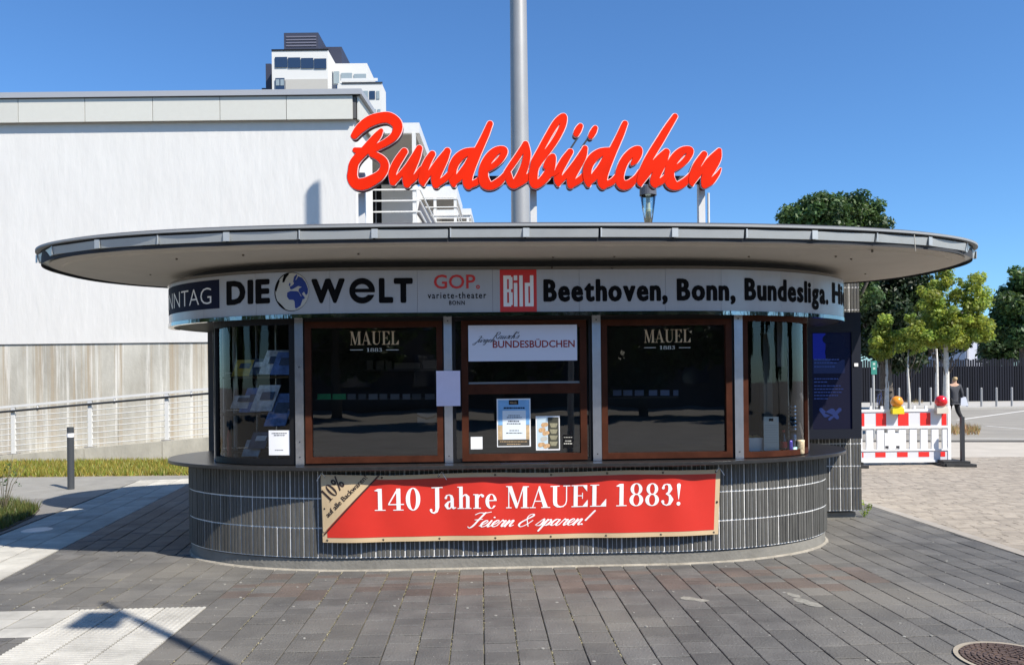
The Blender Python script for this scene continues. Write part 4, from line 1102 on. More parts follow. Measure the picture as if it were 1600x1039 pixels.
# steel posts
post_px = [(462.5, 475), (694, 707), (925, 938.5), (1146, 1159)]
ps_ = [(body_s_from_px(a), body_s_from_px(c)) for a, c in post_px]
s_l, s_r = body_s_from_px(329, 600), body_s_from_px(1270, 600)
for k, (a, c) in enumerate(ps_):
    m = body_bar(a, c, WZ0, WZ1, .03, .05); o = m.put('steel_post', mat('brushed_post_steel', (.62, .64, .68), .3, metal=1.0, bump=.15, bscale=6, var=.1) if k else STEEL, kiosk)
    xm, ym, tx, ty = arc_at(BQ, BS, (a+c)/2)
    for z in (WZ0+.06, WZ1-.03) if k else (WZ0+.07, WZ0+.2, 1.75):
        s_ = MB(); s_.obox((xm+ty*.032, ym-tx*.032, z), (tx, ty, 0), (ty, -tx, 0), (0, 0, 1), .005, .003, .005); s_.put('screw', DARKMET, o)
body_bar(s_l-.045, s_l+.02, WZ0, WZ1, .02, .04).put('end_post', CHROME, kiosk)
body_bar(s_r-.02, s_r+.04, WZ0, WZ1, .02, .04).put('end_post', CHROME, kiosk)
body_bar(s_l-.03, s_r+.03, WZ1+.001, WZ1+.045, .045, .08, 40).put('head_rail', DARKMET, kiosk)
# windows: frame of four bars and a pane
def window(s0, s1, z0, z1, fw, mf, mg, n=1, label=None, o0=.012, o1=.045):
    s0 += .004; s1 -= .004
    m = body_bar(s0, s1, z0, z0+fw, o0, o1, n)
    for q in (body_bar(s0, s1, z1-fw, z1, o0, o1, n), body_bar(s0, s0+fw, z0+fw+.0005, z1-fw-.0005, o0, o1), body_bar(s1-fw, s1, z0+fw+.0005, z1-fw-.0005, o0, o1)):
        m.add(q.v, q.f)
    o = m.put('window', mf, kiosk)
    if label: o['label'] = label
    V, Fc = [], []
    for k in range(n+1):
        x, y, tx, ty = arc_at(BQ, BS, s0+fw*.8+(s1-s0-1.6*fw)*k/n); V += [(x-ty*.012, y+tx*.012, z0+fw*.8), (x-ty*.012, y+tx*.012, z1-fw*.8)]
    for k in range(n): Fc.append((2*k, 2*k+2, 2*k+3, 2*k+1))
    put('pane', mesh('pane', V, Fc, mg, smooth=True), o)
    return o
window(s_l+.02, ps_[0][0], WZ0+.004, WZ1, .05, BLACK, CURVG, 14, 'curved corner window with black frame')
g2 = .035
wA = window(ps_[0][1], ps_[1][0], WZ0+.004, WZ1, .03, BLACK, GLASS)
for nm in ('inner',):
    pass
def inner_frame(s0, s1, z0, z1, fw, par=None, zsplit=None):
    m = body_bar(s0, s1, z0, z0+fw, .022, .02)
    for q in (body_bar(s0, s1, z1-fw, z1, .022, .02), body_bar(s0, s0+fw, z0+fw, z1-fw, .022, .02), body_bar(s1-fw, s1, z0+fw, z1-fw, .022, .02)): m.add(q.v, q.f)
    return m.put('sash', BROWN, par or kiosk)
inner_frame(ps_[0][1]+.012, ps_[1][0]-.012, WZ0+.012, WZ1-.03, .052, wA)
wC = window(ps_[2][1], ps_[3][0], WZ0+.004, WZ1, .03, BLACK, GLASS)
inner_frame(ps_[2][1]+.006, ps_[3][0]-.02, WZ0+.012, WZ1-.03, .052, wC)
window(ps_[3][1], s_r-.02, WZ0+.004, WZ1, .05, BROWN, CURVG, 14, 'curved corner window with brown frame')
# middle hatch with transom
wB = window(ps_[1][1], ps_[2][0], WZ0+.004, WZ1, .025, BLACK, GLASS)
sB0, sB1 = body_s_from_px(721), body_s_from_px(916)
inner_frame(sB0, sB1, WZ0+.012, WZ1-.03, .058, wB)
ztr = atk(820, 607, 6.68)[1]
body_bar(sB0+.058, sB1-.058, ztr-.045, ztr+.04, .024, .02).put('transom', BROWN, wB)
inn = body_bar(sB0+.062, sB1-.062, ztr+.043, ztr+.06, .01, .02); inn.put('upper_slider', mat('grey_slider', (.2, .2, .2), .4), wB)
# threshold plate in front of the hatch
x0_, _z = atk(782, 724, 6.6); x1_, _z = atk(858, 724, 6.6)
b = MB(); b.box(x0_, x1_, 6.55, 6.655, ctop+.0005, ctop+.006); b.put('cash_tray', CHROME, kiosk)

# advertising band
RP = dict(L=1.235, rx=2.12, ry=1.36, cx=.31, yf=6.45)
rz0, rz1 = atk(800, 487.5, 6.45)[1], atk(800, 421.5, 6.45)[1]
RQ, RS = arc_table(stad_pts(n=120, back=False, **RP), closed=False)
def ring_px(s, z=2.35):
    x, y, *_ = arc_at(RQ, RS, s); X, Y, _z = k2w(x, y); return 800+F*X/Y*math.cos(ROLL)-F*(z-EYE)/Y*math.sin(ROLL)
_t = [(ring_px(RS[-1]*k/3000), RS[-1]*k/3000) for k in range(60, 2941)]
def ring_s(px): return min(_t, key=lambda q: abs(q[0]-px))[1]
def ring_pt(s, z, off):
    x, y, tx, ty = arc_at(RQ, RS, s); return (x+ty*off, y-tx*off, z)
band = root('advertising_band', 'curved white advertising band with newspaper lettering running round the kiosk under its roof', 'sign', (.31, 7.79, 2.2), 'K')
def ringstrip(s0, s1, z0, z1, off0, off1=None, step=.06, thick=.02):
    n = max(1, int((s1-s0)/step)); off1 = off0 if off1 is None else off1
    m = MB(); V = []
    for k in range(n+1):
        s = s0+(s1-s0)*k/n
        V += [ring_pt(s, z0, off0), ring_pt(s, z1, off1), ring_pt(s, z1, off1-thick), ring_pt(s, z0, off0-thick)]
    Fc = [(0, 3, 2, 1), tuple(4*n+q for q in (0, 1, 2, 3))]
    for k in range(n):
        for q in range(4):
            a, c = 4*k+q, 4*k+(q+1) % 4; Fc.append((a, c, c+4, a+4))
    m.add(V, [f[::-1] for f in Fc]); return m
seams = [0, ring_s(318), ring_s(400), ring_s(515), ring_s(652), ring_s(770), ring_s(905), ring_s(1040), ring_s(1127), ring_s(1220), ring_s(1272), RS[-1]]
for a, c in zip(seams[:-1], seams[1:]):
    ringstrip(a+.001, c-.001, rz0, rz1, 0).put('band_panel', FASCIA, band)
ringstrip(0, RS[-1], rz0-.034, rz0-.001, .008, .008, thick=.05).put('lower_trim', RIPPLE, band, smooth=False)
ringstrip(0, RS[-1], rz1+.001, rz1+.028, .008, -.01, thick=.05).put('upper_trim', RIPPLE, band, smooth=False)
b = MB(); RPi = stad_pts(n=48, **{**RP, 'rx': 2.08, 'ry': 1.32, 'yf': 6.49}); nn = len(RPi)
b.add([(p[0], p[1], rz0-.03) for p in RPi]+[(p[0], p[1], WZ1+.005) for p in stad_pts(n=48, **{**RP, 'rx': 1.97, 'ry': 1.25, 'yf': 6.58})], [(i, (i+1) % nn, nn+(i+1) % nn, nn+i) for i in range(nn)])
pb_ = [(p[0], p[1], WZ1+.005) for p in stad_pts(n=48, **{**RP, 'rx': 1.97, 'ry': 1.25, 'yf': 6.58})]
b.add(pb_, [tuple(range(nn))[::-1]]); b.put('band_underside', mat('dark_underside', (.045, .045, .045), .5), kiosk)
b = MB(); b.prism(stad_pts(n=40, **{**RP, 'rx': 1.9, 'ry': 1.16, 'yf': 6.63}), WZ1+.03, 2.66); b.put('head_wall', mat('head_wall', (.06, .06, .06), .7), kiosk)
def on_ring(v, f, name, m, off=.0025, par=band, step=.07):
    v, f = cut(v, f, step)
    return put(name, mesh(name, [ring_pt(p[0], p[1], off) for p in v], f, m), par)
def ry_(px, py):
    s = ring_s(px); x, y, *_ = arc_at(RQ, RS, s); X, Y, _z = k2w(x, y); a, bb_ = ray(px, py)[0], ray(px, py)[2]
    return EYE+bb_*Y
def rtext(t, x0, x1, yb, yc_, bold, m, sp=1.0, name='lettering', off=.0025):
    s0, s1 = ring_s(x0), ring_s(x1); xm = (x0+x1)/2
    v, f = text_fit(t, s0, s1, ry_(xm, yb), ry_(xm, yc_), bold, sp); return on_ring(v, f, name, m, off)
def rbox(x0, x1, z0, z1, m, name, off=.0015):
    s0, s1 = (ring_s(x0) if x0 > 290 else x0), ring_s(x1)
    return on_ring([(s0, z0), (s1, z0), (s1, z1), (s0, z1)], [(0, 1, 2, 3)], name, m, off)
# SONNTAG box (mostly round the corner)
zb0, zb1 = ry_(340, 482), ry_(340, 437)
s1 = ring_s(343); o = on_ring([(s1-1.35, zb0), (s1, zb0), (s1, zb1), (s1-1.35, zb1)], [(0, 1, 2, 3)], 'navy_box', NAVY, .0015)
v, f = text_fit('SONNTAG', s1-1.22, ring_s(330.5), ry_(330, 474.5), ry_(330, 449.5), -.012); on_ring(v, f, 'lettering', WHITEP, .003)
def htext(t, x0, x1, yb, yc_, xs, bold, gap):
    xm = (x0+x1)/2; v, f = heavy(t, ring_s(x0), ring_s(x1), ry_(xm, yb), ry_(xm, yc_), xs, bold, gap); return on_ring(v, f, 'lettering', INK)
htext('DIE', 354, 422, 475.5, 437.5, .8, .045, .06)
v, f = heavy('W', ring_s(487), ring_s(539), ry_(513, 473.5), ry_(513, 435.5), .9, .05); on_ring(v, f, 'lettering', INK)
# low wide e
s0, s1 = ring_s(546), ring_s(586); zc_ = ry_(566, 454.5); hw = (s1-s0)/2; xm = (s0+s1)/2; hh = ry_(566, 434.5)-zc_
v, f = outline_mesh([('r', (0, 0, 1, 1), (0, 0, .56, .52)), ('-', ('b', .1, -.32, 1.2, -.1)), ('b', -.8, -.12, .97, .16)], (-1.1, -1.1, 1.1, 1.1), .03, .008)
on_ring([(xm+p[0]*hw, zc_+p[1]*hh) for p in v], f, 'lettering', INK)
v, f = heavy('LT', ring_s(592), ring_s(645), ry_(618, 473.5), ry_(618, 434.5), .9, .05, .02); on_ring(v, f, 'lettering', INK)
# globe
gx = ring_s(455.5); gz = ry_(455, 456); gr = (ring_s(482.5)-ring_s(428.5))/2
def disc(r_, n=40): return [(math.cos(2*math.pi*k/n)*r_, math.sin(2*math.pi*k/n)*r_) for k in range(n)]
def gmap(v): return [(gx+p[0]*gr, gz+p[1]*gr*1.06) for p in v]
on_ring(gmap(disc(1.0)), [tuple(range(40))], 'globe_rim', INK, .0025)
on_ring(gmap([(p[0]+.03, p[1]) for p in disc(.965)]), [tuple(range(40))], 'globe', CREAMP, .0035)
euro = [('p', [(.02,.3),(.12,.36),(.18,.52),(.3,.62),(.4,.78),(.62,.7),(.82,.45),(.95,.12),(.93,-.12),(.82,-.2),(.72,-.02),(.6,-.12),(.78,-.32),(.7,-.42),(.5,-.1),(.4,.05),(.45,.16),(.62,.22),(.4,.28),(.22,.2),(.05,.12),(-.06,.12),(-.1,.25)]),
        ('p', [(-.24,-.04),(-.05,.04),(.3,.02),(.42,-.02),(.52,-.22),(.68,-.32),(.6,-.5),(.52,-.72),(.3,-.86),(.2,-.84),(.18,-.5),(.1,-.42),(-.14,-.4),(-.26,-.24)]),
        ('p', [(.1,.5),(.16,.76),(.3,.88),(.36,.82),(.24,.6),(.2,.42)]), ('s', [(-.1,.34,.05),(-.08,.42,.04)])]
v, f = outline_mesh(euro, (-1, -1, 1.05, 1), .025, .008); on_ring(gmap(v), f, 'globe_land', BLUEP, .0045)
amer = [('p', [(-.42,.86),(-.2,.95),(-.1,.92),(-.3,.72),(-.4,.5),(-.52,.48),(-.5,.66)]), ('p', [(-.95,.25),(-.72,.62),(-.66,.6),(-.82,.2),(-.9,-.02)]), ('p', [(-.9,-.38),(-.62,-.62),(-.3,-.92),(-.42,-.9),(-.72,-.7)])]
v, f = outline_mesh(amer, (-1.05, -1, 1.05, 1), .025, .008); on_ring(gmap(v), f, 'globe_land', INK, .0045)
rtext('GOP', 678, 743, 451, 429.5, .012, REDP); 
gx = ring_s(747); gz = ry_(747, 448.5); gr = .016; v, f = outline_mesh([('r', (0, 0, 1, 1), (0, 0, .45, .45))], (-1.1, -1.1, 1.1, 1.1), .06, .02); on_ring(gmap(v), f, 'lettering', REDP)
rtext('variete-theater', 668, 760, 466.5, 456.5, .012, INK, 1.25); rtext('BONN', 701.5, 726, 476.5, 470, .02, INK, 1.2)
rbox(781, 838.5, rz0+.0005, rz1-.0005, REDP, 'red_box')
# condensed heavy capitals and small letters in the red box: own shapes
def cond(ch):
    if ch == 'B': return .62, [('b', 0, 0, .24, 1), ('b', .2, 0, .5, .12), ('b', .2, .88, .5, 1), ('b', .2, .46, .5, .56), ('b', .36, .05, .6, .46), ('b', .36, .56, .6, .95)]
    if ch == 'i': return .3, [('b', 0, 0, .23, .76), ('b', 0, .84, .23, 1)]
    if ch == 'l': return .3, [('b', 0, 0, .23, 1)]
    if ch == 'd': return .6, [('b', .34, 0, .57, 1), ('b', 0, .0, .23, .76), ('b', .1, 0, .5, .11), ('b', .1, .65, .5, .76)]
V, Fc, adv = [], [], 0
for ch in 'Bild':
    w_, ops = cond(ch); v, f = outline_mesh(ops, (-.05, -.05, .7, 1.05), .01, .003); n = len(V); V += [(p[0]+adv, p[1]) for p in v]; Fc += [tuple(i+n for i in q) for q in f]; adv += w_+.06
a, c = min(p[0] for p in V), max(p[0] for p in V); s0, s1 = ring_s(786.5), ring_s(833.5); z0, z1 = ry_(810, 479), ry_(810, 430.5)
on_ring([(s0+(p[0]-a)/(c-a)*(s1-s0), z0+p[1]*(z1-z0)) for p in V], Fc, 'lettering', WHITEP, .0035)
htext('Beethoven,', 849, 1043, 471, 436, .62, .036, .028); htext('Bonn,', 1057, 1149, 470, 435.5, .62, .036, .028)
htext('Bundesliga.', 1163, 1294, 471.5, 437, .62, .036, .028)
htext('Hier', 1300, 1316.5, 475, 443, .62, .036, .03)

# roof
RO = dict(a=4.325, b=1.69, n=2.6, cx=.34, cy=7.45)
def roof_pts(ins=0.0, N=160):
    P = []
    for k in range(N):
        t = -math.pi+2*math.pi*k/N; c, s = math.cos(t), math.sin(t)
        P.append((RO['cx']+(RO['a']-ins)*math.copysign(abs(c)**(2/RO['n']), c), RO['cy']+(RO['b']-ins)*math.copysign(abs(s)**(2/RO['n']), s)))
    return P
roof = MB(); prof = [(.5, 2.86), (.08, 2.815), (.0, 2.79)]
for (i0, z0), (i1, z1) in zip(prof[:-1], prof[1:]): roof.add(*ring_band(roof_pts(i1), z1, z0, roof_pts(i0)))
P = roof_pts(.5); roof.add([(p[0], p[1], 2.86) for p in P], [tuple(range(len(P)))])
rf = roof.put('roof', ROOFTOP, kiosk)
b = MB(); b.add(*ring_band(roof_pts(.0), 2.772, 2.7895)); b.add(*ring_band(roof_pts(.04), 2.772, 2.7715, roof_pts(0))); b.put('drip_edge', mat('dull_zinc_edge', (.3, .31, .31), .6, metal=.2), rf)
b = MB(); b.add(*ring_band(roof_pts(.042), 2.66, 2.7725)); b.put('gutter_backing', mat('gutter_gap', (.03, .032, .035), .8), rf)
GZ0, GZ1 = 2.69, 2.752
GQ, GS = arc_table(roof_pts(.012, 400)); NSEG = 36; sg = GS[-1]/NSEG; roofc = (RO['cx'], RO['cy'])
r = random.Random(5); 
for k in range(NSEG):
    x0, y0, *_ = arc_at(GQ, GS, (k+.02)*sg); x1, y1, *_ = arc_at(GQ, GS, (k+.985)*sg)
    d = Vector((x1-x0, y1-y0, 0)); L_ = d.length; d.normalize(); nrm = Vector((d.y, -d.x, 0)); dz = r.uniform(-.002, .002)
    A, B_ = Vector((x0, y0, 0)), Vector((x1, y1, 0)); b = MB(); w_ = .15; bulge = .012
    V = []
    for p in (A, B_):
        V += [p+Vector((0, 0, GZ1+dz)), p-nrm*.012+Vector((0, 0, GZ0+dz)), p-nrm*w_+Vector((0, 0, GZ0-.012+dz)), p-nrm*w_+Vector((0, 0, GZ1+dz))]
    b.add(V, [(0, 4, 5, 1)[::-1], (1, 5, 6, 2)[::-1], (2, 6, 7, 3)[::-1], (3, 7, 4, 0)[::-1], (0, 1, 2, 3)[::-1], (4, 7, 6, 5)[::-1]])
    g_ = b.put('gutter_section', ZINC, rf)
    b = MB(); c_ = A+nrm*.004; b.obox((c_.x, c_.y, (GZ0+GZ1)/2+.002), d, nrm, (0, 0, 1), .024 if k % 2 else .005, .003, .034); b.put('joint_clip', ZINC, g_)
b = MB(); P0, P1, P2 = roof_pts(.10), roof_pts(.2), roof_pts(.205)
b.add(*ring_band(P1, 2.668, 2.674, P0)); b.add(*ring_band(P2, 2.655, 2.668, P1))
P3 = roof_pts(.8); P4 = [(p[0], p[1]) for p in P3]
b.add(*ring_band(P4, 2.645, 2.655, P2)); b.add([(p[0], p[1], 2.645) for p in P4], [tuple(range(len(P4)))[::-1]])
b.put('soffit', SOFFIT, rf)
# little cable hanging from the right rim and fixing marks under the roof
xh_, zh_ = atk(1434, 372, 6.0)
b = MB(); b.tube([(xh_, 6.05, 2.75), (xh_+.004, 6.05, 2.68), (xh_+.015, 6.06, 2.62)], .0035, 5); b.put('hanging_wire', mat('pale_wire', (.55, .5, .4), .6), rf)
r = random.Random(12)
for px, py in ((1306, 400), (1330, 404), (1352, 427), (1363, 392), (380, 398), (864, 401), (1170, 400), (560, 396), (960, 400), (235, 428), (276, 404)):
    dx, dy, dz = ray(px, py); t = (2.65-EYE)/dz; X, Y = dx*t, t; kx, ky = w2k(X, Y)
    b = MB(); b.lathe([(.009, 2.638), (.009, 2.66)], kx, ky, 7); b.put('soffit_screw', mat('soffit_screw', (.15, .13, .1), .8), rf)

# tiled service block behind, with the information case
AX0, AX1, AY0, AY1, AZ = -3.0, 4.32, 8.57, 10.6, 2.96  # hidden left part is stretched to shape the cast shadow
ann = root('service_block', 'tiled service block behind the right end of the kiosk carrying a dark display case', 'building', (2, 9.5, 0), 'K')
AX1 = atk(1347, 740, AY0)[0]
b = MB(); b.box(AX0+.01, AX1-.01, AY0+.0075, AY1, .097, AZ); aw = b.put('wall', GROUT, ann)
b = MB(); b.box(AX0+.05, AX1-.05, AY0+.06, AY1-.05, -.05, .07); b.put('plinth', PLINTH, ann)
P = []
for k in range(72):
    t = 2*math.pi*k/72; c, s = math.cos(t), math.sin(t); P.append((-.05+4.3*math.copysign(abs(c)**.8, c), 9.55+1.55*math.copysign(abs(s)**.8, s)))
b = MB(); b.prism(P, AZ+.001, AZ+.06); b.put('shadow_roof', ROOFTOP, ann)  # unseen wide roof, added to cast the broad ground shadow on the left
zt0 = .1; r = random.Random(8)
for i in range(9):
    x = AX1-.0617-i*.1235
    for j in range(11):
        z = zt0+(j+.5)*TH_
        put('tile', TME, aw, loc=(x, AY0+.016, z), rot=(0, 0, r.uniform(-.003, .003)))
b = MB(); b.box(AX0, AX1-9*.1235-.004, AY0+.002, AY0+.007, .1, AZ); b.put('render_coat', mat('dark_render', (.08, .08, .078), .8), ann)
case = root('display_case', 'tall dark information display with blue screen mounted on the tiled service block', 'display', (3.9, 8.45, .9), 'K')
cx0, zc0 = atk(1262, 686, 8.33); cx1, zc1 = atk(1343.5, 488, 8.33)
CASE = mat('midnight_metal', (.009, .011, .019), .5, spec=.25)
b = MB(); b.box(cx0, cx1, 8.34, 8.56, zc0, zc1); b.put('housing', CASE, case)
sx0, sz0 = atk(1270, 671, 8.32); sx1, sz1 = atk(1330, 519, 8.32)
for (a, c, d, e) in ((cx0, cx1, zc0, sz0), (cx0, cx1, sz1, zc1), (sx1, cx1, sz0+.0005, sz1-.0005), (cx0, sx0, sz0+.0005, sz1-.0005)):
    b = MB(); b.box(a, c, 8.315, 8.339, d, e); b.put('bezel', CASE, case)
b = MB(); b.box(sx0, sx1, 8.332, 8.338, sz0+.001, sz1-.001); scr = b.put('screen', emis('screen_dark', (.0, .003, .03), .2), case)
DIMB = emis('screen_blue', (.004, .015, .3), .3); TXTB = emis('screen_text', (.03, .07, .3), .3); BAND = emis('screen_band', (.015, .035, .15), .2)
for q in ('screen_dark', 'screen_blue', 'screen_text', 'screen_band'): MATS[q].node_tree.nodes['Principled BSDF'].inputs['Specular IOR Level'].default_value = .12; MATS[q].node_tree.nodes['Principled BSDF'].inputs['Roughness'].default_value = .4
def sc(x, y): return atk(x, y, 8.33)
def sbox(x0, x1, y0, y1, m_, nm, yy=8.3305):
    a, z1_ = sc(x0, y0); c, z0_ = sc(x1, y1); b = MB(); b.add([(a, yy, z0_), (c, yy, z0_), (c, yy, z1_), (a, yy, z1_)], [(0, 1, 2, 3)]); return b.put(nm, m_, scr)
sbox(1270, 1290, 521, 561, DIMB, 'blue_panel'); sbox(1271, 1320, 560, 583, BAND, 'text_band', 8.331)
r = random.Random(2)
for yy, w_ in [(562, 38), (567, 32), (573, 30), (592, 36), (597, 20), (603, 40), (608, 44), (613, 42), (618, 38), (623, 22)]:
    x = 1272; b = MB()
    while x < 1272+w_:
        l_ = r.uniform(1.5, 5); a, z1_ = sc(x, yy-1); c, z0_ = sc(x+l_, yy+.6); b.add([(a, 8.329, z0_), (c, 8.329, z0_), (c, 8.329, z1_), (a, 8.329, z1_)], [(0, 1, 2, 3)]); x += l_+.9
    b.put('text_line', TXTB, scr)
a0, b0 = sc(1300, 540); ops = [('s', [(1292, 530, 7), (1300, 527, 7), (1312, 533, 10), (1305, 550, 16), (1318, 552, 10)])]
v, f = outline_mesh(ops, (1270, 510, 1332, 575), .8, .2); put('dark_figure', mesh('dark_figure', [(*sc(p[0], p[1])[:1], 8.3295, sc(p[0], p[1])[1]) for p in v], [q[::-1] for q in f], emis('screen_black', (0, .001, .008), 1)), scr)
v, f = outline_mesh([('s', [(1283, 640, 3), (1290, 648, 4), (1300, 643, 5), (1308, 652, 3)]), ('s', [(1296, 655, 2), (1312, 640, 3)]), ('-', ('s', [(1290, 645, 1.2), (1300, 649, 1.2)]))], (1272, 630, 1325, 665), .5, .15)
put('picture', mesh('picture', [(*sc(p[0], p[1])[:1], 8.3295, sc(p[0], p[1])[1]) for p in v], [q[::-1] for q in f], TXTB), scr)
lx, lz = atk(1337.5, 570, 8.31); b = MB(); b.box(lx-.022, lx+.022, 8.305, 8.3145, lz-.018, lz+.018); b.put('lock_plate', WHITEP, case)

# ------------------------------------------------------------------ rooftop sign
SY = 6.75
sign = root('rooftop_sign', 'large red script lettering Bundesbüdchen on white posts above the kiosk roof', 'sign', (CX, SY, 2.85), 'K')
L1 = {
 'B': [[(118,262,28),(165,205,38),(240,150,44),(330,122,43),(395,125,44),(448,165,42),(455,215,37),(428,268,33),(375,310,30),(310,345,27),(240,378,26),(160,380,26),(125,375,22)],
       [(328,222,17),(300,262,30),(250,320,34),(200,380,36),(150,430,36),(115,480,38),(105,540,38),(103,590,42),(130,635,44),(190,640,47),(260,610,44),(320,570,38),(352,520,35),(350,470,34),(310,430,30),(255,405,26)]],
 'u': [[(508,385,29),(470,440,33),(435,500,33),(415,560,31),(420,625,27)], [(420,625,24),(470,575,22),(530,500,20),(585,420,22),(625,360,25)], [(625,360,26),(600,430,34),(560,520,37),(530,590,37),(530,640,30)], [(530,640,24),(590,590,24),(640,520,20)]],
 'n': [[(727,405,26),(690,465,32),(658,545,33),(645,610,26),(656,645,14)], [(656,640,14),(700,565,20),(770,470,24),(845,382,25)], [(845,382,27),(815,450,36),(775,530,39),(752,595,36),(757,645,30)], [(757,645,24),(825,600,25),(880,540,22)]],
 'd': [[(1050,378,25),(985,395,34),(925,440,38),(888,510,36),(882,590,32),(895,645,20)], [(895,635,18),(945,575,32),(1000,500,32),(1045,420,34)], [(1178,168,24),(1145,250,29),(1105,335,32),(1055,440,38),(1012,550,40),(1000,620,38),(1010,650,32)], [(1010,650,26),(1080,620,26),(1130,560,20)]],
 'e': [[(1165,520,22),(1215,490,24),(1265,440,26),(1292,390,26),(1280,368,25),(1230,380,32),(1180,425,38),(1140,490,38),(1125,570,40),(1140,630,44),(1180,655,32),(1230,635,32),(1285,585,26),(1330,520,20)]],
 's': [[(1455,328,24),(1410,400,26),(1355,480,26),(1310,545,24)], [(1455,328,26),(1468,400,30),(1455,480,32),(1425,560,36),(1380,635,36),(1345,640,28),(1330,600,30),(1325,560,22)], [(1390,640,26),(1440,610,28),(1500,560,20)]],
}
L2 = {
 'b': [[(75,520,36),(80,460,30),(125,370,27),(190,250,27),(250,155,28),(303,112,25),(300,175,25),(255,270,26),(195,360,26),(130,440,27),(95,500,24)], [(70,530,36),(65,610,36),(85,648,30),(140,610,33),(190,545,36),(215,480,28),(218,425,24),(185,455,24),(162,505,20)], [(185,560,22),(225,560,20),(260,540,16)]],
 'ü': [[(355,388,26),(310,455,33),(268,535,33),(255,605,28),(263,645,15)], [(263,635,18),(330,560,24),(400,470,24),(470,365,23)], [(470,360,23),(448,430,33),(395,520,37),(362,590,35),(360,648,28)], [(360,648,24),(430,605,26),(490,540,20)], [(434,186,22),(418,215,28),(402,248,24)], [(550,202,21),(535,232,27),(516,266,22)]],
 'c': [[(837,485,12),(862,455,26),(888,408,29),(888,370,30),(840,390,34),(785,450,36),(750,530,36),(740,600,36),(765,645,38),(815,640,34),(870,590,24),(900,540,18)]],
 'h': [[(1173,112,23),(1110,210,30),(1040,325,33),(970,440,33),(920,550,32),(900,620,26),(906,648,13)], [(908,640,13),(955,560,26),(1030,460,28),(1105,390,28)], [(1105,392,29),(1075,470,36),(1030,560,36),(1010,620,34),(1018,645,26)], [(1018,640,24),(1075,612,26),(1130,550,20)]],
 'n': [[(1400,408,26),(1350,485,32),(1318,560,31),(1303,620,24),(1308,645,14)], [(1308,640,14),(1370,550,20),(1440,455,24),(1518,378,20)], [(1516,382,22),(1495,440,40),(1445,530,42),(1412,595,36),(1405,648,28)], [(1405,648,26),(1455,620,26),(1505,565,17),(1530,520,8)]],
}
letters = [('B', L1['B'], 0, 530), ('u', L1['u'], 0, 530), ('n', L1['n'], 0, 530), ('d', L1['d'], 0, 530), ('e', L1['e'], 0, 530), ('s', L1['s'], 0, 530),
           ('b', L2['b'], 0, 820), ('ü', L2['ü'], 0, 820), ('d', L1['d'], -396, 820), ('c', L2['c'], 0, 820), ('h', L2['h'], 0, 820), ('e', L1['e'], 3, 820), ('n', L2['n'], 0, 820)]
for k, (ch, strokes, dx, ox) in enumerate(letters):
    ops = []
    for s in strokes:
        sm = smooth_line(s, 4); ops.append(('s', [(p[0]+dx, p[1], max(4, p[2])) for p in sm]))
    xs = [p[0] for o_ in ops for p in o_[1]]; bb = (min(xs)-70, 40, max(xs)+70, 730)
    ydep = SY+(.004 if k % 2 else 0)
    def mp(p, y): x, z = atk(ox+p[0]/5, 160+p[1]/5, SY); return (x, y, z)
    X, Y = np.meshgrid(np.arange(bb[0], bb[2], 3.0), np.arange(bb[1], bb[3], 3.0)); Fd = field(ops, X, Y)
    def solid(level, y0, y1, tol=.6):
        loops = trace(Fd-level+1e-6, bb[0], bb[1], 3.0, tol)
        v, f = curve_mesh(loops, 0.0); n = len(v)
        V = [mp(p, y0) for p in v]; Fc = [q[::-1] for q in f]
        if y1 is not None:
            for A in loops:
                m_ = len(V); K_ = len(A); V += [mp(p, y0) for p in A]+[mp(p, y1) for p in A]
                Fc += [(m_+i, m_+(i+1) % K_, m_+K_+(i+1) % K_, m_+K_+i) for i in range(K_)]
            m_ = len(V); V += [mp(p, y1) for p in v]; Fc += [tuple(i+m_ for i in q) for q in f]
        return V, Fc
    V, Fc = solid(-1.5, ydep-.006, ydep+.004); o = put('letter', mesh('letter', V, Fc, REDPAINT), sign)
    V, Fc = solid(4.5, ydep+.0045, ydep+.011); put('trim', mesh('trim', V, Fc, PINKTRIM), o)
    V, Fc = solid(1.5, ydep+.0115, ydep+.075); put('return', mesh('return', V, Fc, REDDARK), o)
BARY = SY+.12
bx0, bz1 = atk(566, 278, BARY); bx1, bz0 = atk(1108, 288, BARY)
zb_ = (atk(840, 288, BARY)[1]); zt_ = atk(840, 276, BARY)[1]
b = MB(); b.box(atk(594, 285, BARY)[0], atk(1104, 285, BARY)[0], BARY-.02, BARY+.02, zb_, zt_); b.put('crossbar', mat('weathered_dark_bar', (.05, .045, .045), .6, var=.3), sign)
for px in (564.5, 834, 1098):
    xx = atk(px, 320, BARY)[0]; b = MB(); b.box(xx-.029, xx+.029, BARY+.0205, BARY+.08, 2.83, zt_+.04); b.put('post', WHITEMET, sign)
    b = MB(); b.box(xx-.07, xx+.07, BARY-.02, BARY+.12, 2.845, 2.875); b.put('foot_plate', WHITEMET, sign)
for a, c in (((905, 212), (888, 238)), ((919, 216), (908, 232))):
    A, C = atk(*a, SY+.02), atk(*c, SY+.02); b = MB(); b.bar((A[0], SY+.02, A[1]), (C[0], SY+.02, C[1]), .022, .015); b.put('dot_bracket', DARKMET, sign)
xx = atk(1107, 320, 7.1)[0]; b = MB(); b.tube([(xx, 7.1, 2.8), (xx, 7.1, atk(1107, 302, 7.1)[1])], .012, 8); o = b.put('roof_conduit', WHITEMET, None, base=(xx, 7.1, 2.8)); tag(o, 'thin white upright conduit just right of the last sign post on the roof', 'conduit')

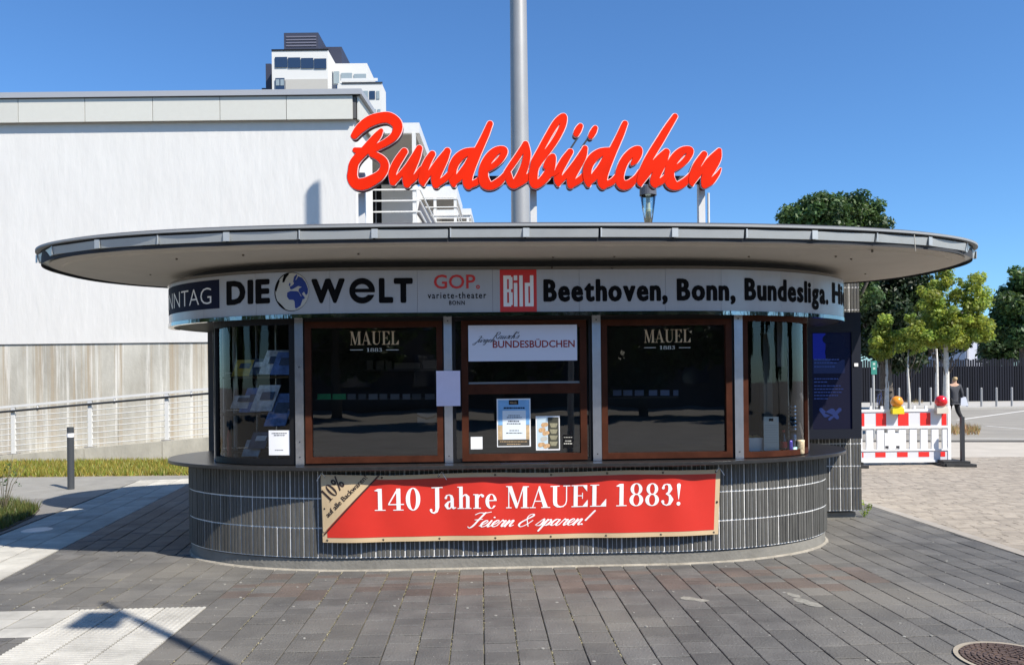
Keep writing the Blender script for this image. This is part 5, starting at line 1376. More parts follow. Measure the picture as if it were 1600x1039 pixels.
# ------------------------------------------------------------------ banner on the tiles
BO = .035
def bw(x, z): return .009*math.sin(x*5.1+1)+.005*math.sin(x*11+z*4)+.003*math.sin(x*23+1)*max(0, z-.45)*3-.010*max(0, (z-.72)/.1)*math.sin(x*3.0)
def bpt(x, z, o=0): return (x, base_y(x, .025)-BO-bw(x, z)-o, z)
yB = 6.57
TL, TR, BR, BL = atk(500.5, 741.5, yB), atk(1127.5, 731.5, yB), atk(1124, 835.5, yB), atk(504, 847.5, yB)
def bn(u, v):                                    # banner surface coordinates, v=0 bottom
    sag = -.012*math.sin(math.pi*min(1, u*1.0)*2.6)**2*v
    x = (BL[0]*(1-u)+BR[0]*u)*(1-v)+(TL[0]*(1-u)+TR[0]*u)*v; z = (BL[1]*(1-u)+BR[1]*u)*(1-v)+(TL[1]*(1-u)+TR[1]*u)*v+sag
    return x, z
ban = root('banner', 'red promotional banner with beige border and corner tied to the tiled front below the counter', 'banner', (.3, 6.55, .3), 'K')
FABR = mat('red_banner_vinyl', (.58, .03, .018), .4, var=.05, vscale=3, bump=.15, bscale=5); FABB = mat('beige_banner_vinyl', (.56, .42, .25), .45, var=.08, vscale=3, bump=.15, bscale=5)
def bsheet(u0, u1, v0, v1, nu, nv, m_, name, o=0, par=ban, cutf=None):
    V = []
    for j in range(nv+1):
        for i in range(nu+1):
            u, v = u0+(u1-u0)*i/nu, v0+(v1-v0)*j/nv; V.append(bpt(*bn(u, v), o))
    Fc = [(j*(nu+1)+i, j*(nu+1)+i+1, (j+1)*(nu+1)+i+1, (j+1)*(nu+1)+i) for j in range(nv) for i in range(nu)]
    return put(name, mesh(name, V, Fc, m_, smooth=True), par)
bsheet(0, 1, 0, 1, 110, 16, FABB, 'border')
bsheet(.0125, .988, .072, .935, 110, 14, FABR, 'red_field', .002)
V2 = []
def bflat(v, f, name, m_, o=.004, step=.03):
    v, f = cut(v, f, step, .08); return put(name, mesh(name, [bpt(*bn(p[0], p[1]), o) for p in v], f, m_), ban)
tri = [(.002, .13), (.142, .998), (.002, .998)]
v, f = outline_mesh([('p', tri)], (-.01, .1, .16, 1.02), .004, .0005); bflat(v, f, 'corner_triangle', FABB, .006, .012)
b3 = [(.002, .115), (.0065, .115), (.1465, .995), (.1415, .998)]; bflat(b3, [(0, 1, 2, 3)], 'corner_line', mat('brown_print', (.07, .02, .015), .5), .007)
def bu(px): return (px-502)/(1126-502)
BT = WHITEP
v, f = serif_text('140 Jahre MAUEL 1883!', bu(584), bu(1061), .47, .80); bflat(v, f, 'lettering', BT, .0045, .02)
v, f = script_text('Feiern & sparen!', bu(727), bu(928), .2, .095, r=.085, slant=.5); bflat(v, f, 'lettering', BT, .0045, .02)
INKB = mat('brown_black_print', (.03, .015, .012), .5)
def rot_text(v, f, cx_, cy_, ang, asp): 
    c, s = math.cos(ang), math.sin(ang); return [(cx_+(p[0]*c-p[1]*s)/asp, cy_+p[0]*s+p[1]*c) for p in v], f
asp = (TR[0]-TL[0])/(TL[1]-BL[1])
v, f = serif_text('10', 0, .2, 0, .2); bflat(*rot_text(v, f, bu(515.5), .60, .8, asp), 'lettering', INKB, .009, .01)
v, f = sans('%', .02); v = [(p[0]*.2, p[1]*.27) for p in v]; bflat(*rot_text(v, f, bu(530.5), .765, .8, asp), 'lettering', INKB, .009, .01)
v, f = text_fit('auf alle Backwaren!', 0, .84, 0, .075, .012); bflat(*rot_text(v, f, bu(512.5), .37, .775, asp), 'lettering', INKB, .009, .01)
EY = mat('grommet', (.04, .035, .03), .4, metal=.5)
for k in range(8):
    for v_ in (.035, .965):
        u = .012+(.976)*k/7; x, z = bn(u, v_); p = bpt(x, z, .004); b = MB()
        n = 10; V = [(p[0]+.009*math.cos(2*math.pi*i/n), p[1], p[2]+.009*math.sin(2*math.pi*i/n)) for i in range(n)]+[(p[0]+.004*math.cos(2*math.pi*i/n), p[1]-.003, p[2]+.004*math.sin(2*math.pi*i/n)) for i in range(n)]
        b.add(V, [(i, (i+1) % n, n+(i+1) % n, n+i) for i in range(n)]); b.put('grommet', EY, ban)
for v_ in (.5,):
    for u in (.008, .994):
        x, z = bn(u, v_); p = bpt(x, z, .004); b = MB(); b.obox(p, (1, 0, 0), (0, 1, 0), (0, 0, 1), .007, .003, .007); b.put('grommet', EY, ban)
for u, s_ in ((.012, -1), (.988, 1), (.29, 1)):
    x, z = bn(u, .965); p = bpt(x, z, .006); b = MB(); b.tube([p, (p[0]+.03*s_, p[1]+.01, p[2]+.035), (p[0]+.045*s_, p[1]-.008, p[2]+.01), (p[0]+.07*s_, p[1]-.004, p[2]-.03)], .0032, 5); b.put('tie_cord', WHITEP, ban)
# ------------------------------------------------------------------ things on and behind the glass
def flat(px0, px1, py0, py1, yk, m, name, label=None, cat=None, parent=None, th=.002, group=None):
    x0, z1 = atk(px0, py0, yk); x1, z0 = atk(px1, py1, yk); b = MB(); b.box(x0, x1, yk, yk+th, z0, z1)
    if parent is None:
        o = b.put(name, m, None, base=((x0+x1)/2, yk, z0)); return tag(o, label, cat, group)
    return b.put(name, m, parent)
def ftext(t, px0, px1, pyb, pyc, yk, m, parent, bold=0.0, name='lettering'):
    x0, zb = atk(px0, pyb, yk); x1, _ = atk(px1, pyb, yk); _, zc = atk(px0, pyc, yk)
    v, f = text_fit(t, x0, x1, zb, zc, bold); return put(name, mesh(name, [(p[0], yk, p[1]) for p in v], f, m), parent)
def dashes(px0, px1, py, h, yk, m, parent, seed=0):
    r_ = random.Random(int(px0*7+py*13)+seed); b = MB(); x = px0
    while x < px1-.6:
        w = min(r_.uniform(1.2, 4), px1-x); a, z1 = atk(x, py-h, yk); c, z0 = atk(x+w, py, yk)
        b.add([(a, yk, z0), (c, yk, z0), (c, yk, z1), (a, yk, z1)], [(0, 1, 2, 3)]); x += w+.7
    return b.put('print_line', m, parent)
def sertext(t, px0, px1, pyb, pyc, yk, m, parent):
    x0, zb = atk(px0, pyb, yk); x1, _ = atk(px1, pyb, yk); _, zc = atk(px0, pyc, yk)
    v, f = serif_text(t, x0, x1, zb, zc); return put('lettering', mesh('lettering', [(p[0], yk, p[1]) for p in v], f, m), parent)
def prt(name, label, cat, px, py, yk):
    x, z = atk(px, py, yk); return root(name, label, cat, (x, yk, z), 'K')
YG = 6.688
for (a, c, yc_, yb_, side) in ((547, 623, 518, 539, 'left'), (1006.5, 1079, 515, 535.5, 'right')):
    o = prt('window_lettering', 'gold MAUEL 1883 lettering on the large %s window' % side, 'lettering', a, yb_, YG)
    sertext('MAUEL', a, c, yb_, yc_, YG, GOLD, o)
    m_ = (a+c)/2; sertext('1883', m_-12, m_+12, yb_+10.5, yb_+4.8, YG, CREAMP, o)
    for s_ in (-1, 1):
        x0, x1 = (a, m_-18) if s_ < 0 else (m_+18, c); flat(x0, x1, yb_+7.2, yb_+8.1, YG, CREAMP, 'rule', parent=o)
nb = prt('name_board', 'white board reading Jürgen Rausch\'s Bundesbüdchen above the serving hatch', 'sign', 732, 562, 6.645)
BOARD = mat('white_board', (.7, .71, .8), .35)
flat(731.5, 902, 508.5, 563, 6.645, BOARD, 'board', parent=nb, th=.008)
BRED = mat('dark_red_print', (.28, .012, .012), .5)
ftext('BUNDESBÜDCHEN', 770, 898, 543.5, 532.5, 6.6425, BRED, nb, .015)
for t_, x0_, x1_, yb_, xh_ in (('Jürgen', 738, 773, 535, 4.5), ("Rausch's", 770, 812, 529.5, 4.8)):
    x0, zb = atk(x0_, yb_, 6.642); x1, _ = atk(x1_, yb_, 6.642); xh = xh_*6.642/F
    v, f = script_text(t_, x0, x1, zb, xh, r=.075, slant=.5); put('lettering', mesh('lettering', [(p[0], 6.642, p[1]) for p in v], f, mat('grey_script', (.05, .05, .06), .5)), nb)
nt_o = prt('note', 'plain white sheet of paper, coloured as in blue shade, taped over the steel post left of the hatch', 'note', 700, 633, 6.628)
x0, z1 = atk(681.5, 579.5, 6.628); x1, z0 = atk(719.5, 634, 6.628); V = []; 
for j in range(7):
    for i in range(6): u, v_ = i/5, j/6; V.append((x0+(x1-x0)*u, 6.628-.006*math.sin(u*3.1)*(1-v_)-.004*math.sin(v_*7+u*2), z0+(z1-z0)*v_))
put('sheet', mesh('sheet', V, [(j*6+i, j*6+i+1, (j+1)*6+i+1, (j+1)*6+i) for j in range(6) for i in range(5)], SHADEPAPER, smooth=True), nt_o)
if 0: put('lettering', mesh('lettering', [(p[0], 6.619, p[1]) for p in v], f, mat('faint_print', (.35, .33, .5), .7)), nt_o)
# posters in the hatch
ho = prt('poster', 'large blue and gold opening notice with a white text box in the hatch window', 'poster', 802, 697, YG)
flat(776, 829.5, 623, 697.5, YG, PAPER, 'sheet', parent=ho); flat(778, 827.5, 625, 664, YG-.001, mat('sky_blue_print', (.2, .42, .68), .6, var=.2, vscale=9), 'blue_field', parent=ho)
flat(778, 827.5, 664, 687, YG-.001, mat('tan_print', (.5, .36, .2), .6, var=.3, vscale=20), 'tan_field', parent=ho); flat(778, 827.5, 687, 696, YG-.001, mat('dark_print', (.05, .045, .035), .6), 'dark_field', parent=ho)
flat(785, 822, 641.5, 686, YG-.002, mat('pale_print', (.7, .76, .8), .6), 'text_box', parent=ho); flat(795, 810, 625, 632, YG-.002, BLACK, 'logo_box', parent=ho)
ftext('MAUEL', 797, 808, 631, 627.5, YG-.003, GOLD, ho); dashes(787, 820, 638.4, 2.2, YG-.003, NAVY, ho)
for t, a, c, y, h_, m_ in (('', 794, 813, 649.6, 2.0, NAVY), ('', 792, 815, 652.6, 2.0, NAVY), ('', 794, 812, 659, 3.2, NAVY), ('', 792, 814, 662.5, 2.6, NAVY), ('', 796, 811, 673, 1.8, INK), ('', 791, 816, 677, 2.2, INK)):
    dashes(a, c, y, h_*.55, YG-.003, m_, ho)
dashes(781, 824, 690.4, 1.1, YG-.003, GOLD, ho); dashes(792, 813, 694.4, 1.1, YG-.003, GOLD, ho)
po = prt('poster', 'smaller poster with rolls and stacked bread baskets right of the blue notice', 'poster', 856, 702, YG)
flat(837, 875, 650, 703, YG, PAPER, 'sheet', parent=po); flat(839, 856, 652, 701, YG-.001, mat('pale_blue_print', (.5, .62, .68), .6), 'blue_field', parent=po); flat(856, 873.5, 652, 701, YG-.001, mat('olive_dark_print', (.045, .045, .03), .6), 'dark_field', parent=po)
r = random.Random(4); BUN = mat('bun_print', (.55, .33, .16), .6, var=.4, vscale=60); BSK = mat('basket_print', (.26, .24, .15), .6, var=.3, vscale=50)
for k, (x, y) in enumerate(((851, 664), (847, 672), (853, 677), (850, 686), (846, 695), (854, 697))):
    v, f = outline_mesh([('s', [(x-2, y, 3.6), (x+2.5, y-1, 3)])], (x-8, y-6, x+8, y+6), .5, .15)
    put('bread_roll', mesh('bread_roll', [(atk(p[0], p[1], YG)[0], YG-.002, atk(p[0], p[1], YG)[1]) for p in v], [q[::-1] for q in f], BUN if k != 3 else CREAMP), po)
for y in (664, 673.5, 683, 692.5):
    v, f = outline_mesh([('p', [(858.5, y-3), (871.5, y-3), (869, y+4), (861, y+4)])], (856, y-6, 874, y+6), .5, .1)
    put('bread_basket', mesh('bread_basket', [(atk(p[0], p[1], YG)[0], YG-.002, atk(p[0], p[1], YG)[1]) for p in v], [q[::-1] for q in f], BSK), po)
st = prt('sticker', 'small black opening hours sticker at the right of the hatch window', 'sticker', 887, 698, YG)
flat(879.5, 896, 679, 700, YG, INK, 'sheet', parent=st); dashes(881, 894, 683.6, 1, YG-.002, CREAMP, st); dashes(883, 892.5, 689.8, 1.8, YG-.002, CREAMP, st); dashes(881, 894.5, 693.8, 1.8, YG-.002, CREAMP, st)
q = flat(735.5, 754, 682.5, 701.5, YG, PAPER, 'sticker', 'small blank white sticker at the lower left corner of the hatch window', 'sticker')
nt2 = prt('notice', 'white notice with blue heading low in the left curved window', 'notice', 436, 712, 6.695)
x, z0 = atk(436, 712, 6.70); s0, s1 = body_s_from_px(419.5), body_s_from_px(453); _, zt_n = atk(436, 672.5, 6.66); _, zb_n = atk(436, 711.5, 6.66)
V = []
for k in range(5):
    x, y, tx, ty = arc_at(BQ, BS, s0+(s1-s0)*k/4); V += [(x+ty*.004, y-tx*.004, zb_n), (x+ty*.004, y-tx*.004, zt_n)]
put('sheet', mesh('sheet', V, [(2*k, 2*k+2, 2*k+3, 2*k+1) for k in range(4)], PAPER, smooth=True), nt2)
def ntext(n_, u0, u1, v0, h_, m_):
    v, f = [], []; k = u0; rq = random.Random(n_)
    while k < u1:
        w = rq.uniform(.04, .12); k1 = min(k+w, u1); n = len(v); f.append((n, n+1, n+2, n+3)); h2 = h_*.6
        v += [(s0+(s1-s0)*a_, zb_n+(zt_n-zb_n)*b_) for a_, b_ in ((k, v0), (k1, v0), (k1, v0+h2), (k, v0+h2))]; k = k1+.025
    v, f = cut(v, f, .03); V = []
    for p in v:
        x, y, tx, ty = arc_at(BQ, BS, p[0]); V.append((x+ty*.006, y-tx*.006, p[1]))
    put('print_line', mesh('print_line', V, f, m_), nt2)
ntext(1, .15, .85, .87, .045, NAVY); ntext(2, .25, .75, .79, .045, NAVY); ntext(3, .3, .7, .2, .03, INK)
# envelope-like white bag in the left big window
eb = flat(652, 682, 645, 660, 7.0, mat('grey_paper', (.34, .34, .33), .8), 'paper_bag', 'pale paper bag with a dark wavy stripe behind the large left window', 'bag', th=.05)
x0, z0 = atk(652, 648, 6.995); v, f = outline_mesh([('s', [(652.5, 649, 1.2), (660, 652, 1.3), (667, 654, 1.4), (675, 652, 1.3), (681.5, 650, 1.2)])], (650, 645, 684, 658), .4, .1)
put('stripe', mesh('stripe', [(atk(p[0], p[1], 6.994)[0], 6.994, atk(p[0], p[1], 6.994)[1]) for p in v], [q_[::-1] for q_ in f], INK), eb)
# inside: shelf with price tags, wall shelves with goods
shelf = root('display_shelf', 'dark sales shelf with a row of small price tags behind the windows', 'shelf', (0, 7.6, 1.2), 'K')
SHW = mat('dark_shelf_wood', (.035, .03, .028), .5); 
b = MB(); b.box(atk(492, 620, 7.6)[0], atk(690, 620, 7.6)[0], 7.6, 7.9, atk(500, 626, 7.6)[1], atk(500, 624, 7.6)[1]); b.put('board', SHW, shelf)
b = MB(); b.box(atk(946, 620, 7.6)[0], atk(1060, 620, 7.6)[0], 7.6, 7.9, atk(1000, 622, 7.6)[1], atk(1000, 620, 7.6)[1]); b.put('board', SHW, shelf)
GRN = mat('green_tag', (.03, .42, .16), .5, var=.2, vscale=30); TAGM = mat('grey_tag', (.16, .17, .2), .5, rand=.4); TAGB = mat('blue_tag', (.16, .2, .34), .5, rand=.3)
for k, (x, w) in enumerate([(496, 21), (519.5, 21), (543, 13), (560, 12), (576, 14), (593, 12), (610, 14), (629, 12), (644, 14), (664, 15)]):
    flat(x, x+w, 615.5, 624, 7.59, GRN if k < 2 else TAGM, 'price_tag', parent=shelf, th=.006)
for x, w in [(958, 13), (974, 14), (992, 14), (1014, 13), (1032, 14), (1052, 8)]: flat(x, x+w, 609.5, 618, 7.59, TAGB, 'price_tag', parent=shelf, th=.006)
gs = root('wall_shelf', 'dim wall shelf with stacked cartons at the back of the kiosk', 'shelf', (0, 8.1, 1.5), 'K')
b = MB(); x0, z0 = atk(570, 577, 7.95); x1, _ = atk(682, 577, 7.95); b.box(x0, x1, 7.95, 8.18, z0-.015, z0); b.put('board', SHW, gs)
for a, c, y0 in ((573, 583, 563), (588, 600, 564), (602, 612, 564), (616, 656, 567), (661, 682, 563)):
    flat(a, c, y0, 576.6, 7.96, mat('dim_carton', (.1, .095, .09), .7, rand=.5), 'carton', parent=gs, th=.15)
# newspapers in racks in the left curved window
rack = root('magazine_rack', 'slanting newspaper rack in the left curved window', 'rack', (-1.9, 7.2, .91), 'K')
mc = {'b': mat('blue_magazine', (.12, .19, .42), .4, var=.5, vscale=14), 'w': mat('white_magazine', (.55, .57, .6), .4, var=.4, vscale=18), 'y': mat('yellow_magazine', (.6, .42, .05), .4, var=.5, vscale=12), 'r': mat('red_magazine', (.4, .05, .03), .4, var=.5, vscale=20), 'd': mat('dark_magazine', (.05, .06, .1), .4, var=.5, vscale=16)}
mg = [(380, 575, 'y', .2, 'yellow newspaper on the top tier of the left corner rack'), (403, 573, 'd', .2, 'dark magazine in the middle of the top tier of the left corner rack'), (428, 566, 'w', .3, 'pale newspaper leaning at the right of the top tier in the left corner rack'), (445, 568, 'b', .28, 'blue magazine at the very right of the top tier in the left corner rack'),
      (377, 628, 'w', .16, 'small white magazine at the left of the middle tier in the left corner rack'), (397, 625, 'b', .3, 'blue magazine in the middle tier of the left corner rack'), (415, 622, 'w', .32, 'white newspaper beside the blue one in the middle tier of the left corner rack'), (438, 640, 'b', .4, 'tall pale blue newspaper hanging below the middle tier of the left corner rack'),
      (395, 700, 'w', .2, 'pale paper lying at the bottom of the left corner window'), (405, 688, 'd', .2, 'dark magazine above the pale paper at the bottom of the left corner window')]
for k, (px, py, c, h_, lb) in enumerate(mg):
    yk = 7.08+(.02*(k % 3)); x, z = atk(px, py, yk); w_ = .15 if h_ < .25 else .19; t_ = math.radians(35 if h_ > .1 else 70)
    b = MB(); b.obox((x, yk, z), (1, .12, 0), (0, math.cos(t_), -math.sin(t_)*.3), (.28, math.sin(t_)*.6, 1), w_/2, .006, h_/2*.8)
    o = b.put('magazine', mc[c], None, base=(x, yk, z-h_/2)); tag(o, lb, 'magazine', 'newspapers in the left corner window')
    x2 = MB(); x2.obox((x+.02, yk-.012, z+.02), (1, .12, 0), (0, 1, 0), (.28, math.sin(t_)*.6, 1), w_/2*.6, .002, h_/2*.25); x2.put('cover_picture', mc['d' if c != 'd' else 'w'], o)
for z in (atk(400, 588, 7.2)[1], atk(400, 645, 7.2)[1], 1.0):
    b = MB(); b.box(-2.4, -1.65, 7.16, 7.3, z-.02, z); b.put('tier', mat('rack_wood', (.07, .05, .03), .6), rack)
    b = MB(); b.bar((-2.4, 7.1, z+.03), (-1.65, 7.1, z+.03), .006, .006); b.put('rail', STEEL, rack)
for x in (-2.38, -2.28, -2.08, -1.9):
    b = MB(); b.tube([(x, 7.22, .91), (x, 7.22, 2.15)], .012 if x != -2.28 else .02, 6); b.put('upright', WHITEMET if x in (-2.28, -2.38) else STEEL, rack)
b = MB(); x, z = atk(357, 690, 7.0); b.lathe([(.02, .91), (.022, 1.13), (.01, 1.2)], x, 7.02, 10); o = b.put('red_stick', mat('red_brown_item', (.3, .04, .02), .5), None, base=(x, 7.02, .91)); tag(o, 'narrow red rolled-up umbrella at the left edge of the corner window', 'umbrella')
# right curved window: box with pastries, price list, bottle, cans and cup
SZ = .912
def xk(px, yk): return atk(px, 690, yk)[0]
bxr = root('pastry_box', 'open white cardboard box with pastries in the right curved window', 'box', (xk(1180, 6.86), 6.9, SZ), 'K')
x0, x1 = xk(1167, 6.86), xk(1193, 6.86); zt_b = atk(1180, 684, 6.86)[1]
b = MB(); b.box(x0, x1, 6.86, 6.865, SZ, zt_b); b.box(x0, x1, 7.0, 7.005, SZ, zt_b); b.box(x0, x0+.004, 6.866, 6.999, SZ, zt_b); b.box(x1-.004, x1, 6.866, 6.999, SZ, zt_b); b.put('carton', PAPER, bxr)
for k in range(4):
    b = MB(); b.lathe([(.005, zt_b-.03), (.03, zt_b-.015), (.03, zt_b+.008), (.006, zt_b+.022)], x0+.03+k*(x1-x0-.06)/3, 6.93+.02*(k % 2), 10); b.put('pastry', mat('golden_pastry', (.6, .33, .12), .6, var=.3, vscale=30), bxr, smooth=True)
pc = root('price_list', 'tall white price list leaning in the right curved window', 'price list', (xk(1205, 6.83), 6.83, SZ), 'K')
x0, x1 = xk(1193.5, 6.83), xk(1217, 6.83); zt_p = atk(1205, 651, 6.83)[1]
b = MB(); b.box(x0, x1, 6.83, 6.835, SZ, zt_p); b.put('card', mat('cream_card', (.72, .74, .7), .7), pc)
b = MB(); b.box((x0+x1)/2-.02, (x0+x1)/2+.02, 6.828, 6.8295, zt_p-.04, zt_p-.015); b.put('logo', INK, pc)
for k in range(8):
    b = MB(); b.box(x0+.012, x1-.012, 6.828, 6.8295, zt_p-.075-k*.022, zt_p-.0735-k*.022); b.put('rule', mat('grey_rule', (.35, .35, .35), .7), pc)
def bottle(px, yk, h, rr, prof, m, name, lb, cat, band=None, cap=None):
    x = xk(px, yk); b = MB(); b.lathe([(rr*a, SZ+h*c) for a, c in prof], x, yk, 14); o = root(name, lb, cat, (x, yk, SZ), 'K'); b.put('body', m, o, smooth=True)
    if band: b = MB(); b.lathe([(rr*1.03, SZ+h*band[0]), (rr*1.03, SZ+h*band[1])], x, yk, 14); b.put('label_band', band[2], o)
    if cap: b = MB(); b.lathe([(rr*.42, SZ+h*cap[0]), (rr*.42, SZ+h*1.0)], x, yk, 10); b.put('cap', cap[1], o)
bp_ = [(.9, 0), (1, .03), (1, .55), (.85, .65), (.4, .82), (.38, .95)]
bottle(1224.5, 6.87, .225, .032, bp_, mat('cola_brown', (.03, .008, .004), .08, coat=.5), 'cola_bottle', 'cola bottle with red band and red cap in the right curved window', 'bottle', (.3, .55, mat('soda_red', (.62, .02, .02), .4)), (.93, mat('cap_red', (.55, .03, .02), .4)))
cp_ = [(.85, 0), (1, .05), (1, .9), (.8, 1)]
bottle(1234, 6.86, .135, .027, cp_, mat('purple_can', (.07, .05, .25), .3, metal=.4, var=.5, vscale=40), 'drink_can', 'purple drink can right of the cola bottle', 'can')
bottle(1240, 6.95, .19, .028, cp_, mat('silver_blue_can', (.35, .4, .55), .3, metal=.5, var=.6, vscale=40), 'drink_can', 'tall silver and blue drink can behind the purple can', 'can')
bottle(1250, 6.93, .13, .04, [(.8, 0), (.95, .1), (1, .9), (1, 1)], mat('candy_mix', (.6, .48, .3), .4, var=.6, vscale=45), 'candy_tub', 'clear tub of pale sweets at the right end of the curved window', 'tub')
bottle(1240, 6.89, .07, .03, [(.85, 0), (1, .1), (1, 1)], mat('teal_cup', (.3, .5, .5), .4, var=.5, vscale=40), 'yoghurt_cup', 'small pale teal cup in front of the silver can', 'cup')
co = root('wire_spiral', 'tall black wire stand with coiled bands in the right curved window', 'stand', (xk(1236, 7.1), 7.1, SZ), 'K')
x = xk(1232, 7.1); b = MB(); b.tube([(x, 7.1, SZ), (x, 7.1, 2.0)], .008, 6); b.put('pole', STEEL, co)
for k in range(7):
    b = MB(); b.lathe([(.03, 1.12+.035*k), (.033, 1.13+.035*k), (.03, 1.14+.035*k)], xk(1240, 7.1), 7.1, 12); b.put('coil', STEEL, co)
b = MB(); b.box(xk(1194, 7.4), xk(1208, 7.4), 7.4, 7.5, SZ, 2.05); o = b.put('grey_column', mat('inner_grey_panel', (.09, .1, .09), .5), None, base=(xk(1200, 7.4), 7.45, SZ)); tag(o, 'narrow grey-green inner column behind the right curved window', 'column')
b = MB(); b.box(xk(1216, 7.3), xk(1227, 7.3), 7.3, 7.36, 1.72, 2.15); o = b.put('wall_phone', mat('inner_light_panel', (.2, .21, .22), .5), None, base=(xk(1220, 7.3), 7.3, 1.72)); tag(o, 'pale cabinet hanging high behind the right curved window', 'cabinet')

# ------------------------------------------------------------------ mast, lantern, street lamp
mX, _, _ = at(813.5, 345, 14.3); mast = root('mast', 'tall grey steel mast rising behind the kiosk', 'mast', (mX, 14.3, 0), 'W')
MASTM = mat('mast_grey', (.36, .35, .33), .42, metal=.3, var=.05, vscale=2)
b = MB(); b.lathe([(.19, -.05), (.175, 4.5), (.155, 9), (.13, 14.2), (.02, 14.25)], mX, 14.3, 32); b.put('pole', MASTM, mast, smooth=True)
b = MB(); b.lathe([(.24, 0), (.24, .06), (.2, .08)], mX, 14.3, 24); b.put('foot', MASTM, mast)
LY = 17.5; lx, _, lz0 = at(1013, 345, LY); lzt = at(1013, 291, LY)[2]; lzb = at(1013, 306, LY)[2]
lan = root('lantern', 'conical glass street lantern with dark round cap behind the kiosk roof', 'street lamp', (lx, LY, 0), 'W')
u = LY/F
b = MB(); b.lathe([(.05, 0), (.045, lz0-.1)], lx, LY, 12); b.put('pole', MASTM, lan)
b = MB(); b.lathe([(13.3*u, lzb), (13*u, lzt-.02), (9*u, lzt)], lx, LY, 24); b.put('cap', mat('lantern_cap', (.1, .1, .11), .4), lan)
b = MB(); b.lathe([(5.5*u, lz0-.1), (12.4*u, lzb-.003)], lx, LY, 24); b.put('glass_cone', glassmat('lantern_glass', (.85, .93, .9), 1.45, .12), lan, smooth=True)
b = MB(); b.lathe([(5*u, lz0-.1), (3.2*u, lzb-.15), (3.2*u, lzb-.01)], lx, LY, 14); b.put('core', mat('lantern_core', (.5, .47, .36), .5), lan)
# lamp at the right behind the photographer, its shadow falls on the tactile tiles
hs = gnd(150, 966); Hl = 6.2; k_ = Hl/math.tan(SUN_EL); kx_, ky__ = k_*math.sin(SUN_ROT), -k_*math.cos(SUN_ROT); hx, hy = hs[0]+kx_, hs[1]-ky__
sl_ = root('street_lamp', 'slim street lamp with flat rectangular head whose shadow crosses the pale tactile tiles', 'street lamp', (hx+.0, hy, 0), 'W')
bx0_, by0_ = gnd(350, 1039); dxl, dyl = math.sqrt(.5), -math.sqrt(.5)
pxl, pyl = gnd(212, 967)[0]+kx_*.97, gnd(212, 967)[1]-ky__*.97
b = MB(); b.tube([(pxl, pyl, 0), (pxl, pyl, Hl*.97)], [.05, .04], 12); b.put('pole', MASTM, sl_)
c0_, c1_, c2_, c3_ = [(gnd(*q)[0]+kx_, gnd(*q)[1]-ky__) for q in ((103, 981), (138, 957), (200, 957), (181, 981))]
b = MB(); b.prism([c0_, c3_, c2_, c1_], Hl-.03, Hl+.03); b.put('lamp_head', DARKMET, sl_)
e1 = (gnd(163, 942)[0]+kx_, gnd(163, 942)[1]-ky__); b = MB(); b.bar((pxl, pyl, Hl*.97), (e1[0], e1[1], Hl+.05), .05, .03); b.put('arm', DARKMET, sl_)

# ------------------------------------------------------------------ barrier with warning lamps
BYR = 14.1
bar = root('construction_barrier', 'red and white plastic construction barrier with black rubber foot right of the kiosk', 'barrier', (7.2, BYR, 0), 'W')
PL = mat('white_plastic', (.78, .78, .77), .4, var=.03); RED = mat('reflective_red', (.78, .03, .025), .35); REFL = mat('reflective_white', (.66, .66, .68), .3)
FOOT = mat('black_rubber', (.03, .03, .03), .8)
def bx_at(px): return at(px, 680, BYR)[0]
X1 = bx_at(1482); X0 = X1-2.05
def bz(py, px=1420): return at(px, py, BYR)[2]
zb = lambda py: bz(py)
for (za, zc, nm) in ((bz(718+.5), bz(704), 'lower_board'), (bz(665), bz(643), 'upper_board')):
    b = MB(); b.box(X0, X1-.03, BYR-.02, BYR+.02, za, zc); b.put(nm, REFL, bar)
for (za, zc) in ((bz(722), bz(718.6)), (bz(704), bz(701.5)), (bz(669), bz(665.3)), (bz(643), bz(639))):
    b = MB(); b.box(X0, X1-.03, BYR-.035, BYR+.035, za+.001, zc); b.put('rim', PL, bar)
for a, c in ((1346, 1350), (1368, 1384), (1402.5, 1419), (1437, 1453), (1470.5, 1478)):
    b = MB(); b.box(bx_at(a), bx_at(c), BYR-.0235, BYR-.021, bz(665)+.003, bz(645)); b.put('red_stripe', RED, bar)
for a, c in ((1346, 1348), (1366.5, 1382.5), (1400.5, 1417), (1434, 1450.5), (1468, 1475.5)):
    b = MB(); b.box(bx_at(a), bx_at(c), BYR-.0235, BYR-.021, bz(713.5), bz(706)); b.put('red_stripe', RED, bar)
for k in range(-2, 8):
    xa = bx_at(1353)+k*(bx_at(1370)-bx_at(1353)); 
    if xa+.1 > X1: break
    if xa < X0: continue
    b = MB(); b.box(xa, xa+.125, BYR-.02, BYR+.02, bz(701.5)+.001, bz(669)-.001); b.put('bar', PL, bar)
b = MB(); b.box(bx_at(1381), bx_at(1406), BYR-.028, BYR+.028, bz(700), bz(676)); b.put('centre_plate', PL, bar)
for a in (1382, 1399): 
    b = MB(); b.box(bx_at(a), bx_at(a+5), BYR-.032, BYR-.0285, bz(699.5), bz(696)); b.put('slot', DARKMET, bar)
b = MB(); b.box(X1-.029, X1+.03, BYR-.03, BYR+.03, .06, bz(634, 1482)); b.put('end_post', PL, bar)
for px in (1361, 1378, 1412, 1429, 1447):
    b = MB(); b.box(bx_at(px)-.02, bx_at(px)+.02, BYR-.02, BYR+.02, bz(638.9), bz(634)); b.put('peg', PL, bar)
